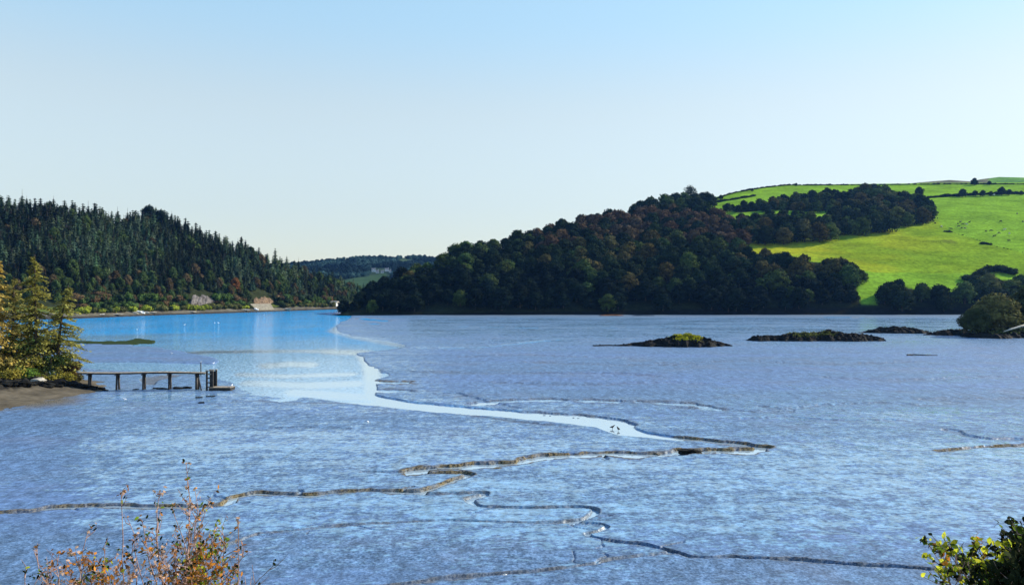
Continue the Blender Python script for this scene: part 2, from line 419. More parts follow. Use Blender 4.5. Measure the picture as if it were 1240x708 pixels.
def build_flat():
    PX, PY = np.meshgrid(pxc, pyr); Y = H * F / (PY - HY); X = (PX - CX) / F * Y
    wob = (fbm(X / 6, Y / 12, 5, 4) - .5)
    PXw = PX + wob * 16; PYw = PY + (fbm(X / 5, Y / 10, 9, 4) - .5) * 3.2
    wm = inpoly(PXw, PYw, WATER_POLY).astype(float)
    bank = inpoly(PXw, PYw, BANK_POLY); weed = inpoly(PX + wob * 8, PY + wob * 1.5, WEED_POLY)
    pool = inpoly(PX + wob * 6, PY + wob * 2, POOL_POLY)
    wm[bank | weed] = 0
    # soften the mask
    k = wm.copy()
    for _ in range(3):
        k[1:-1] = (k[:-2] + 2 * k[1:-1] + k[2:]) / 4; k[:, 1:-1] = (k[:, :-2] + 2 * k[:, 1:-1] + k[:, 2:]) / 4
    Z = (fbm(X / 9, Y / 9, 3, 5) - .5) * .16 + (fbm(X / 1.6, Y / 1.6, 31, 3) - .5) * .05 + (fbm(X / .45, Y / .45, 37, 2) - .5) * .012 * sstep(120, 70, Y)
    Z *= sstep(2000, 300, Y)
    Z += .035
    Z = Z * (1 - k) - .75 * k
    Z[pool] = -.10
    film = sstep(.44, .60, fbm(X / 12, Y / 12, 77, 4)) * sstep(462, 440, PX) * sstep(270, 330, PX) * sstep(494, 478, PY) * sstep(420, 440, PY)
    Z -= film * .26
    brown = np.zeros_like(Z)
    for pts, hw, dep, br in CREEKS:
        px0 = min(p[0] for p in pts) - 30; px1 = max(p[0] for p in pts) + 30; py0 = min(p[1] for p in pts) - 14; py1 = max(p[1] for p in pts) + 14
        ci = np.where((pxc > px0) & (pxc < px1))[0]; ri = np.where((pyr > py0) & (pyr < py1))[0]
        sl = (slice(ri[0], ri[-1] + 1), slice(ci[0], ci[-1] + 1))
        wp = [G(*p) for p in smooth_pts(pts, 5)]
        x = X[sl]; y = Y[sl]
        d = segdist(x + (fbm(x / 1.1, y / 1.1, 41, 3) - .5) * 1.1 * min(hw, 1), y + (fbm(x / 1.1, y / 1.1, 57, 3) - .5) * 1.1 * min(hw, 1), wp)
        hwv = hw * ((.20 + 1.45 * fbm(x / 2.6, y / 2.6, 61, 3)) if br > .25 else 1.0); dep = dep * .62
        prof = sstep(1.0, .62, d / hwv)
        lump = 1 + (fbm(x / .45, y / .45, 71, 3) - .5) * .5 * (prof < .97)
        Z[sl] = np.minimum(Z[sl], Z[sl] * (1 - prof) + prof * (-dep) * lump)
        slope = sstep(1.6, 1.0, d / hwv) * (.6 + .4 * sstep(.3, .6, fbm(x / .9, y / .9, 83, 4))) * (max(br, .5) if dep > .2 else br * .6)
        brown[sl] = np.maximum(brown[sl], slope)
        lip = (br > .25) * np.exp(-((d / hwv - 1.1) / .18) ** 2) * .05 * min(1, dep * 3) * fbm(x / 1.3, y / 1.3, 19, 3)
        Z[sl] += lip
    lb = sstep(150, 60, PX + (PY - 484) * -2.2) * sstep(462, 468, PY) * sstep(503, 492, PY - (PX * -.09))
    lb *= sstep(.25, .5, fbm(X / 3, Y / 3, 99, 3))
    brown = np.maximum(brown, lb * .9)
    brown = np.maximum(brown, (pool | (bank & False)) * .55)
    brown = np.maximum(brown, sstep(386, 382.5, PY) * sstep(470, 560, PX) * .35)
    streak = .5 + .28 * sstep(500, 560, PY) * sstep(690, 620, PY) * sstep(60, 260, PX)
    streak -= .45 * sstep(130, 40, PX) * sstep(480, 505, PY)
    streak -= .30 * sstep(625, 700, PY)
    streak -= .40 * sstep(480, 560, PX) * sstep(415, 425, PY) * sstep(490, 462, PY) * (.5 + fbm(X / 40, Y / 25, 12, 3))
    streak -= .5 * bank
    streak += .25 * sstep(490, 500, PX) * sstep(412, 400, PY)
    V = np.stack([X, Y, Z], -1).reshape(-1, 3)
    me = make_mesh('mudflat', V, grid_faces(*X.shape), M_MUD, dict(streak=streak.ravel(), brown=brown.ravel(), weed=(weed * 1.).ravel()), True)
    tag(link('mudflat', me), 'blue grey wet mudflat cut by winding creeks', None, None, 'structure')
    # water sheet
    p2 = np.concatenate([[357.6, 359, 361], np.arange(363, 712, 1.5), [740, 800, 900]]); c2 = np.arange(-700, 1960, 4.0)
    PX, PY = np.meshgrid(c2, p2); Y = H * F / (PY - HY); X = (PX - CX) / F * Y
    nz = fbm(X / 30, Y / 40, 15, 4)
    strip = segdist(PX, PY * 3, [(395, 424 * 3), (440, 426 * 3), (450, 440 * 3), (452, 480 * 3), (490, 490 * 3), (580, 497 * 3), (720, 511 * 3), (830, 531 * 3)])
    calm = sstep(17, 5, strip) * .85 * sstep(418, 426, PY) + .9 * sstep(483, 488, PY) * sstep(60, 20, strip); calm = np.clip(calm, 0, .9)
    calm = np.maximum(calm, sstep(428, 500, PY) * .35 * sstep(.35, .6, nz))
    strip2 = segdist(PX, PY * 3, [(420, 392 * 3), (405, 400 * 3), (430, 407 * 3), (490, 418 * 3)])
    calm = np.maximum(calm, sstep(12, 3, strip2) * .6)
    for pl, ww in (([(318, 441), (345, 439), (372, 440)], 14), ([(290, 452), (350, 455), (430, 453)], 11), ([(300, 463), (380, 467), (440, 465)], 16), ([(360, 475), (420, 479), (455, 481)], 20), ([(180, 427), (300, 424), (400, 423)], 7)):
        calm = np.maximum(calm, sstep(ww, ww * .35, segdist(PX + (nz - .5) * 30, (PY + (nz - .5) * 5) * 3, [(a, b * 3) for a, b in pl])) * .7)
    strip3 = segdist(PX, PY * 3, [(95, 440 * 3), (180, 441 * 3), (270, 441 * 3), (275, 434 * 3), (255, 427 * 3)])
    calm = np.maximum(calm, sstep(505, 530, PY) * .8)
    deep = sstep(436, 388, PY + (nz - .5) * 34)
    V = np.stack([X, Y, np.full_like(X, -.15)], -1).reshape(-1, 3)
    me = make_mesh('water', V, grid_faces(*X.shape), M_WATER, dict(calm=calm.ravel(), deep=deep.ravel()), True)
    tag(link('water', me), 'blue tidal water in the estuary channel', None, None, 'structure')
build_flat()

# ---- hills: rays through tables of (photo x, shore distance, ridge distance, ridge photo y)
class Hill:
    def __init__(s, tab, expo=.78, back=350., bench=False, seed=0, amp=3.):
        a = np.array(tab, float); s.px, s.ds, s.dr, s.pr = a.T; s.e = expo; s.back = back; s.bench = bench; s.seed = seed; s.amp = amp
    def params(s, px):
        ds = np.interp(px, s.px, s.ds); dr = np.interp(px, s.px, s.dr); pr = np.interp(px, s.px, s.pr)
        return ds, dr, H + (HY - pr) / F * dr
    def z(s, X, Y):
        X = np.asarray(X, float); Y = np.asarray(Y, float)
        px = CX + F * X / Y; ds, dr, zr = s.params(px)
        t = (Y - ds) / (dr - ds); tc = np.clip(t, 0, 1)
        z = zr * tc ** s.e
        if s.bench:
            d = Y - ds
            zb = np.interp(d, [0, 3, 10, 17, 20], [0, 1.0, 3.2, 3.3, 5.0])
            z = np.where(d < 20, zb, 5 + (zr - 5) * (np.clip((d - 20) / (dr - ds - 20), 0, 1)) ** s.e)
        bk = (Y - dr) / s.back
        z = np.where(t > 1, zr * np.clip(1 - bk * bk, 0, 1), z)
        n = (fbm(X / 60, Y / 60, s.seed, 4) - .5) * s.amp * np.clip(tc * 6, 0, 1) * np.clip((1.05 - t) * 5, .25, 1)
        z = z + n
        return np.where(t <= 0, -.6 + np.clip(1 + t * 30, 0, 1) * .6, z)
    def hit(s, px, py):
        px = float(px); ds, dr, zr = s.params(px); Y = np.linspace(ds, dr, 500); X = (px - CX) / F * Y
        q = HY - (s.z(X, Y) - H) * F / Y
        q = np.minimum.accumulate(q)
        i = int(np.argmax(q <= py)) if (q <= py).any() else len(Y) - 1
        return X[i], Y[i], float(s.z(X[i], Y[i]))
    def mesh(s, name, px0, px1, step, nT, tintf, mat, label):
        px = np.arange(px0, px1 + .1, step); T = np.concatenate([np.linspace(-.03, .12, 24)[:-1], np.linspace(.12, 1, nT), 1 + np.linspace(.05, 1, 12)])
        ds, dr, zr = s.params(px)
        Y = np.where(T[:, None] <= 1, ds + (dr - ds) * T[:, None], dr + (T[:, None] - 1) * s.back)
        X = (px[None] - CX) / F * Y; Z = s.z(X, Y)
        V = np.stack([X, Y, Z], -1).reshape(-1, 3)
        PX = np.broadcast_to(px[None], Y.shape); PY = HY - (Z - H) * F / Y
        tint = tintf(X, Y, Z, PX, PY, T[:, None] + 0 * Y)
        me = make_mesh(name, V, grid_faces(*Y.shape), mat, dict(tint=tint.reshape(-1, 3)), True)
        return tag(link(name, me), label, None, None, 'structure')

HR = Hill([(380, 520, 540, 388), (408, 478, 494, 384), (414, 466, 492, 380), (422, 464, 494, 376), (450, 468, 520, 362), (480, 471, 540, 347), (520, 474, 555, 330), (560, 476, 575, 314), (600, 478, 610, 304), (650, 479, 640, 292),
           (700, 480, 680, 280), (740, 480, 720, 272), (770, 480, 760, 262), (800, 480, 790, 252), (840, 480, 830, 242), (870, 480, 860, 238), (900, 481, 885, 230), (950, 481, 940, 224),
           (1050, 482, 960, 222.5), (1150, 484, 965, 221.5), (1240, 487, 970, 221), (1400, 498, 990, 222), (1700, 520, 1000, 240)], .80, 400, False, 3, 4)
HL = Hill([(-500, 330, 500, 262), (-200, 372, 530, 258), (0, 392, 545, 258), (50, 402, 555, 260), (100, 418, 570, 268), (150, 448, 585, 276), (185, 470, 600, 270), (210, 484, 605, 278), (250, 506, 620, 297), (300, 541, 650, 310),
           (340, 575, 668, 327), (370, 602, 690, 336), (400, 634, 715, 343), (430, 660, 740, 354), (470, 690, 770, 364), (520, 720, 790, 372)], .82, 260, True, 8, 4)
HF = Hill([(250, 1150, 1650, 330), (340, 1150, 1700, 322), (370, 1150, 1750, 320), (400, 1150, 1800, 317), (440, 1150, 1850, 313.5), (490, 1150, 1850, 312), (520, 1150, 1850, 313), (570, 1150, 1850, 322), (700, 1150, 1850, 335)], .9, 400, False, 21, 6)
HB = Hill([(900, 1250, 1700, 240), (1080, 1250, 1700, 224), (1130, 1250, 1750, 219.5), (1150, 1250, 1750, 218), (1175, 1250, 1750, 219.5), (1188, 1250, 1750, 217), (1210, 1250, 1780, 214.3), (1240, 1250, 1780, 215),
           (1320, 1250, 1780, 216), (1500, 1250, 1780, 225)], .9, 400, False, 27, 4)

LOWER_FIELD = [(900, 292), (1000, 284), (1085, 266), (1128, 262), (1152, 280), (1195, 295), (1240, 306), (1500, 330), (1500, 345), (1240, 332), (1060, 330), (1000, 318), (900, 306)]
WOODS_R = [
    [(400, 392), (402, 374), (420, 362), (440, 346), (470, 330), (510, 310), (540, 300), (558, 298), (572, 289), (640, 276), (670, 265), (700, 262), (740, 253), (765, 250),
     (785, 242), (833, 236), (872, 240), (850, 248), (795, 251), (880, 258), (893, 266), (900, 275), (903, 303), (930, 309), (980, 313), (1030, 317), (1050, 327),
     (1036, 345), (1045, 366), (1063, 366), (1066, 352), (1085, 340), (1105, 346), (1165, 350), (1180, 342), (1205, 336), (1300, 335), (1600, 335), (1600, 395), (400, 395)],
    [(878, 250), (905, 243), (960, 237), (1000, 230), (1030, 232), (1030, 250), (985, 252), (930, 250), (895, 254)],
    [(893, 262), (905, 264), (930, 257), (960, 256), (980, 262), (1008, 264), (1010, 252), (1035, 255), (1035, 277), (1000, 280), (950, 284), (903, 286)],
    [(1028, 236), (1038, 228), (1062, 226), (1090, 234), (1112, 239), (1128, 252), (1132, 260), (1100, 265), (1050, 274), (1030, 276)],
]
def tint_right(X, Y, Z, PX, PY, T):
    wood = np.zeros(PX.shape, bool)
    for p in WOODS_R: wood |= inpoly(PX, PY - 4, p)
    c = np.zeros(PX.shape + (3,)); c[:] = (.175, .305, .024)
    lf = inpoly(PX, PY, LOWER_FIELD)
    g = np.stack([.31 + 0 * X, .32 + 0 * X, .018 + 0 * X], -1)
    mixv = sstep(.35, .65, fbm(X / 40, Y / 25, 33, 4)) * .6 * sstep(1240, 1000, PX)
    mixv = np.clip(mixv + .5 * sstep(1180, 900, PX), 0, 1)
    g = g * mixv[..., None] + np.array([.17, .27, .018]) * (1 - mixv[..., None])
    c[lf] = g[lf]
    rough = sstep(.62, .75, fbm(X / 22, Y / 10, 51, 4)) * inpoly(PX, PY, [(1060, 292), (1090, 280), (1150, 284), (1160, 298), (1090, 302)])
    c = c * (1 - rough[..., None] * .6) + np.array([.08, .08, .02]) * rough[..., None] * .6
    c[wood] = (.022, .026, .012)
    shore = T < .012
    c[shore] = (.014, .014, .012)
    return c
HR.mesh('hillside', 380, 1700, 4, 200, tint_right, M_FIELD, 'green farmland hill with fields above the wooded shore')
def tint_left(X, Y, Z, PX, PY, T):
    c = np.zeros(PX.shape + (3,)); c[:] = (.028, .034, .015)
    d = Y - np.interp(PX, HL.px, HL.ds)
    c[d < 20] = (.11, .14, .03)
    c[d < 9] = (.12, .11, .085)
    c[d < 2.6] = (.05, .045, .038)
    return c
HL.mesh('hillside', -500, 520, 3, 110, tint_left, M_FIELD, 'steep plantation hill above the left shore')
def tint_far(X, Y, Z, PX, PY, T):
    c = np.zeros(PX.shape + (3,)); c[:] = (.035, .055, .03)
    c[inpoly(PX, PY, [(412, 352), (412, 340), (440, 335), (470, 330), (470, 352)])] = (.045, .08, .035)
    c[inpoly(PX, PY, [(478, 318), (488, 312), (500, 315), (510, 320), (494, 319)])] = (.07, .10, .045)
    return c
HF.mesh('hills', 250, 700, 4, 80, tint_far, M_FIELD, 'distant wooded hill at the head of the estuary')
def tint_back(X, Y, Z, PX, PY, T):
    c = np.zeros(PX.shape + (3,)); c[:] = (.16, .15, .07)
    c[PX > 1196] = (.13, .25, .03)
    return c
HB.mesh('hills', 900, 1500, 5, 40, tint_back, M_FIELD, 'low bare summits behind the farmland hill on the right')

# ground sheet under everything and the bank below the camera
me = make_mesh('ground', [(-2600, -600, -1.6), (2600, -600, -1.6), (2600, 2600, -1.6), (-2600, 2600, -1.6)], [[(0, 1, 2, 3)]], M_ROCK)
tag(link('ground', me), 'bed of the estuary under mud and water', None, None, 'structure')
def bank():
    xs = np.linspace(-120, 120, 121); ys = np.concatenate([np.linspace(-60, 0, 16)[:-1], np.linspace(0, 40, 60)])
    X, Y = np.meshgrid(xs, ys)
    Z = np.interp(Y, [-60, 0, 3, 8, 20, 30, 34, 40], [13.2, 12.8, 12.4, 10.3, 4.2, .6, -.1, -.8]) + (fbm(X / 5, Y / 5, 4, 4) - .5) * .7 * sstep(36, 28, Y)
    tint = np.zeros(X.shape + (3,)); tint[:] = (.075, .11, .025)
    tint[Z < 1.2] = (.10, .085, .06)
    me = make_mesh('bank', np.stack([X, Y, Z], -1).reshape(-1, 3), grid_faces(*X.shape), M_FIELD, dict(tint=tint.reshape(-1, 3)), True)
    tag(link('bank', me), 'grassy bank dropping to the mud below the viewpoint', None, None, 'structure')
bank()
def road():
    px = np.arange(-100, 480, 4.); ds = np.interp(px, HL.px, HL.ds); V = []
    for d in (11., 16.):
        Y = ds + d; V.append(np.stack([(px - CX) / F * Y, Y, HL.z((px - CX) / F * Y, Y) + .06], -1))
    V = np.stack(V).reshape(-1, 3)
    tag(link('road', make_mesh('road', V, grid_faces(2, len(px)), M_ROAD)), 'shore road running under the left plantation', None, None, 'structure')
road()

# ================================================================== TREES
def broadleaf_arrays(seed, nl=16, per=85, size=.95, Rr=5.6, Hh=11.0, core=True, base=1.0):
    g = np.random.default_rng(seed); V = []; Q = []; T = []; n = 0
    iv, it = ico(1)
    for k in range(nl):
        a = k * 2.399 + g.random(); u = (k + .5) / nl; zz = base + Hh * (.18 + .64 * u)
        rad = Rr * (.70 * math.sqrt(max(0.05, 1 - abs(u - .35) ** 1.6 * 1.9))) * (.75 + .35 * g.random())
        if k > nl * .8: rad *= .5
        c = np.array([math.cos(a) * rad * .85, math.sin(a) * rad * .85, zz]); r = Rr * g.uniform(.32, .52)
        d = g.normal(size=(per, 3)); d[:, 2] = np.abs(d[:, 2]) * .9 - .35; d /= np.linalg.norm(d, axis=1, keepdims=True)
        p = c + d * r * g.uniform(.78, 1.12, (per, 1)) * [1, 1, .8]
        nv, nq = leafquads(p, d + g.normal(size=(per, 3)) * .45, size * g.uniform(.6, 1.3, per), g)
        V.append(nv); Q.append(nq + n); n += len(nv)
        if core:
            cv = c + iv * r * np.array([.8, .8, .66]) * g.uniform(.85, 1.1, (len(iv), 1)); V.append(cv); T.append(it + n); n += len(cv)
    # a skirt of lower leaves
    m = per * 2; a = g.random(m) * 6.283; rr = Rr * g.uniform(.4, .95, m)
    p = np.stack([np.cos(a) * rr, np.sin(a) * rr, base + g.uniform(-.2, Hh * .4, m)], -1)
    nv, nq = leafquads(p, np.stack([np.cos(a), np.sin(a), .4 + 0 * a], -1) + g.normal(size=(m, 3)) * .5, size * 1.1, g)
    V.append(nv); Q.append(nq + n); n += len(nv)
    return np.vstack(V), [np.vstack(Q)] + ([np.vstack(T)] if T else [])
def trunk_mb(Hh, r0, limbs=5, seed=0, spread=3.0):
    g = np.random.default_rng(seed); mb = MB()
    pts = [(0, 0, -1)] + [(g.normal() * .12 * k, g.normal() * .12 * k, Hh * k / 5) for k in range(1, 6)]
    mb.tube(pts, np.linspace(r0 * 1.3, r0 * .25, 6), 7)
    for i in range(limbs):
        a = g.random() * 6.28; z0 = Hh * g.uniform(.25, .6)
        mb.tube([(0, 0, z0), (math.cos(a) * spread * .5, math.sin(a) * spread * .5, z0 + 1.5), (math.cos(a) * spread, math.sin(a) * spread, z0 + 3.6)], [r0 * .5, r0 * .3, r0 * .1], 5)
    return mb
def conifer_arrays(seed, Hh=15., Rr=2.7, lv=17, br=9, seg=4, size=.95, core=True, thin=1.0):
    g = np.random.default_rng(seed); V = []; Q = []; T = []; n = 0; P = []; Nn = []; S = []; A = []
    for i in range(lv):
        u = (i + g.uniform(-.3, .3)) / lv; u = min(max(u, 0), .98); z = 1.0 + (Hh - 1.0) * u; r = Rr * (1 - u ** 1.9) ** .9 * (1 - .15 * u) * g.uniform(.6, 1.2) + .18
        for b in range(br):
            if g.random() > thin: continue
            a = g.random() * 6.283; L = r * g.uniform(.7, 1.15)
            for s in range(seg):
                f = (s + .6) / seg
                P.append((math.cos(a) * L * f, math.sin(a) * L * f, z - .32 * L * f + .15 * L * f * f))
                Nn.append((math.cos(a) * .55 + g.normal() * .3, math.sin(a) * .55 + g.normal() * .3, 1)); S.append(size * (1.15 - .5 * f) * (.55 + .5 * (1 - u)))
                A.append((math.cos(a), math.sin(a), -.3))
    nv, nq = leafquads(np.array(P), np.array(Nn), np.array(S), g, 1.5, np.array(A)); V.append(nv); Q.append(nq); n += len(nv)
    if core:
        m = 7; ang = np.arange(m) / m * 6.283
        ring = np.stack([np.cos(ang) * Rr * .5, np.sin(ang) * Rr * .5, 0 * ang + 1.0], -1)
        cv = np.vstack([ring, [[0, 0, Hh * .93]]]); V.append(cv); T.append(np.array([(k, (k + 1) % m, m) for k in range(m)]) + n); n += len(cv)
    # leader
    lead = np.array([[-.09, 0, Hh * .9], [.09, 0, Hh * .9], [0, .03, Hh + .5]]); V.append(lead); T.append(np.array([[0, 1, 2]]) + n); n += 3
    return np.vstack(V), [np.vstack(Q), np.vstack(T)]

BL = [broadleaf_arrays(100 + i) for i in range(6)]
BLm = [make_mesh('broadleaf_crown', V, Fs, M_FOL) for V, Fs in BL]
BLt = [trunk_mb(8, .32, 5, i).mesh('broadleaf_trunk', M_BARK) for i in range(2)]
BLs = [broadleaf_arrays(140 + i, 12, 48, 1.25) for i in range(4)]        # lighter ones for the massed wood
CF = [conifer_arrays(200 + i, 15 - .9 * i, 2.9 + .28 * i, 17, 11, 4, 1.25) for i in range(5)]
CFm = [make_mesh('conifer_crown', V, Fs, M_FOL) for V, Fs in CF]
CFt = [MB() for _ in range(1)]
CFt[0].tube([(0, 0, -1), (0, 0, 7), (0, 0, 15)], [.24, .15, .04], 6); CFt = [CFt[0].mesh('conifer_trunk', M_BARK)]
CFs = [conifer_arrays(230 + i, 15, 3.4, 12, 8, 2, 1.9) for i in range(4)]

def tree(name, crown, trunk, loc, rz, sc, col, label, cat='tree', group=None):
    e = empty(name, loc, rz, sc); tag(e, label, cat, group)
    c = link('crown', crown, e); c.color = (*col, 1)
    link('trunk', trunk, e)
    return e
def visible_area(px, py, rx, ry, Y):
    buf = np.full((708, 1240), -1, np.int32); order = np.argsort(-Y)
    for i in order:
        x0, x1 = int(px[i] - rx[i]), int(px[i] + rx[i]) + 1; y0, y1 = int(py[i] - ry[i]), int(py[i] + ry[i]) + 1
        x0 = max(x0, 0); x1 = min(x1, 1240); y0 = max(y0, 0); y1 = min(y1, 708)
        if x1 <= x0 or y1 <= y0: continue
        yy, xx = np.mgrid[y0:y1, x0:x1]
        m = ((xx - px[i]) / rx[i]) ** 2 + ((yy - py[i]) / ry[i]) ** 2 <= 1
        buf[y0:y1, x0:x1][m] = i
    cnt = np.bincount(buf[buf >= 0], minlength=len(px)); return cnt
def massed(name, temps, sel, pts, rz, sc, cols, label, cat):
    V = []; Q = []; T = []; n = 0; cc = []
    for i in sel:
        tv, tf = temps[i % len(temps)]; c, s = math.cos(rz[i]), math.sin(rz[i])
        v = tv * np.array(sc[i]); v = np.stack([v[:, 0] * c - v[:, 1] * s, v[:, 0] * s + v[:, 1] * c, v[:, 2]], -1) + pts[i]
        V.append(v); Q.append(tf[0] + n)
        if len(tf) > 1: T.append(tf[1] + n)
        n += len(v); cc.append(np.broadcast_to(cols[i], (len(v), 3)))
    me = make_mesh(name, np.vstack(V), [np.vstack(Q)] + ([np.vstack(T)] if T else []), M_FOLT, dict(tint=np.vstack(cc)))
    return tag(link(name, me), label, cat, None, 'stuff')

# ---- right-hand wood (broadleaf)
def right_wood():
    g = np.random.default_rng(11); P = []
    for X in np.arange(-130, 700, 9.6):
        for Y in np.arange(455, 975, 9.6):
            P.append((X + g.uniform(-3, 3), Y + g.uniform(-3, 3)))
    P = np.array(P); X, Y = P.T; px = CX + F * X / Y
    ds, dr, zr = HR.params(px); ok = (Y > ds + 2.0) & (Y < dr + 14) & (px > 410) & (px < 1330)
    X, Y, px = X[ok], Y[ok], px[ok]; ds = ds[ok]; Z = HR.z(X, Y)
    s = 1.22 * g.uniform(.70, 1.25, len(X)) * np.interp(px, [400, 425, 480, 600, 2000], [.62, .72, .9, 1, 1]); s *= np.interp(Y, [470, 600, 700, 900], [1.0, 1.0, 1.05, 1.05])
    pyb = HY - (Z + 6 - H) * F / Y; s = np.where((px > 872) & (px < 1026) & (pyb < 256), s * .62, s)
    hz = s * .86 * g.uniform(.85, 1.2, len(X))
    py = HY - (Z + 7 * hz - H) * F / Y
    ok = np.zeros(len(X), bool)
    for p in WOODS_R: ok |= inpoly(px, py, p)
    X, Y, Z, px, py, s, hz = [a[ok] for a in (X, Y, Z, px, py, s, hz)]
    area = visible_area(px, py, 6.0 * s * F / Y, 6.3 * hz * F / Y, Y)
    rz = g.uniform(0, 6.28, len(X))
    russ = fbm(X / 45, Y / 45, 91, 3) + g.normal(size=len(X)) * .05
    # russet belt high in the headland wood, crowns low down darkened to paint in shade
    belt = inpoly(px, py, [(640, 300), (640, 268), (700, 255), (830, 250), (905, 262), (905, 285), (880, 290), (760, 285)])
    cls = []; cols = []
    for i in range(len(X)):
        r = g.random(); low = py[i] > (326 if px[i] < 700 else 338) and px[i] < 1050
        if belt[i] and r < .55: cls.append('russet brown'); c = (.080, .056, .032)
        elif low and r > .10: cls.append('dark green'); c = (.008, .015, .010)  # shade of the lower slope put into the leaf colour
        elif russ[i] > .6 and r < .5: cls.append('olive brown'); c = (.070, .062, .022)
        elif r < .30: cls.append('mid green'); c = (.052, .078, .022)
        elif r < .35: cls.append('pale green'); c = (.080, .095, .030)
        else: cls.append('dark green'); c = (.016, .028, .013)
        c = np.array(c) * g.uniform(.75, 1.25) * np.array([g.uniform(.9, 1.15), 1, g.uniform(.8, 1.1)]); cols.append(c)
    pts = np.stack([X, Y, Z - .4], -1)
    order = np.argsort(-area); vis = [i for i in order if area[i] >= 3]
    ind = set(vis[:216]); rest = [i for i in vis[216:]]
    hidden = [i for i in order if area[i] < 3 and area[i] >= 0 and g.random() < .35]
    for k, i in enumerate(sorted(ind)):
        cls[i] = ('large ' if s[i] > 1.38 else ('small ' if s[i] < 1.1 else '')) + cls[i]
        up = py[i]; x = px[i]
        hgt = 'at the shore' if up > 358 else (('low down' if up > 335 else 'half way up') if up > 300 else 'high up')
        if x < 1050 and up > 255 and x < 900:
            where = 'the left tip' if x < 500 else ('the left third' if x < 590 else ('the left half' if x < 660 else ('the middle' if x < 720 else ('the right half' if x < 790 else 'the right third'))))
            lab = '%s tree %s in %s of the headland wood' % (cls[i], hgt, where)
        elif up < 292:
            where = 'left end' if x < 960 else ('middle' if x < 1030 else 'right end')
            lab = '%s tree in the %s of the upper copse' % (cls[i], where)
        else:
            where = 'left of the grass gap' if x < 1050 else ('right of the grass gap' if x < 1160 else 'behind the tree islet')
            lab = '%s tree below the yellow field, %s, %s' % (cls[i], where, hgt if up > 358 else 'above the shore')
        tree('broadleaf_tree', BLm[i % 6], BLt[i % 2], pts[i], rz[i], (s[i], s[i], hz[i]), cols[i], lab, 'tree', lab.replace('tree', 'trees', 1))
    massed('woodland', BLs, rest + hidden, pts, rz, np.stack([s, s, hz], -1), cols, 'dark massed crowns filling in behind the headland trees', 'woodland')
    print('right wood', len(ind), len(rest), len(hidden))
right_wood()

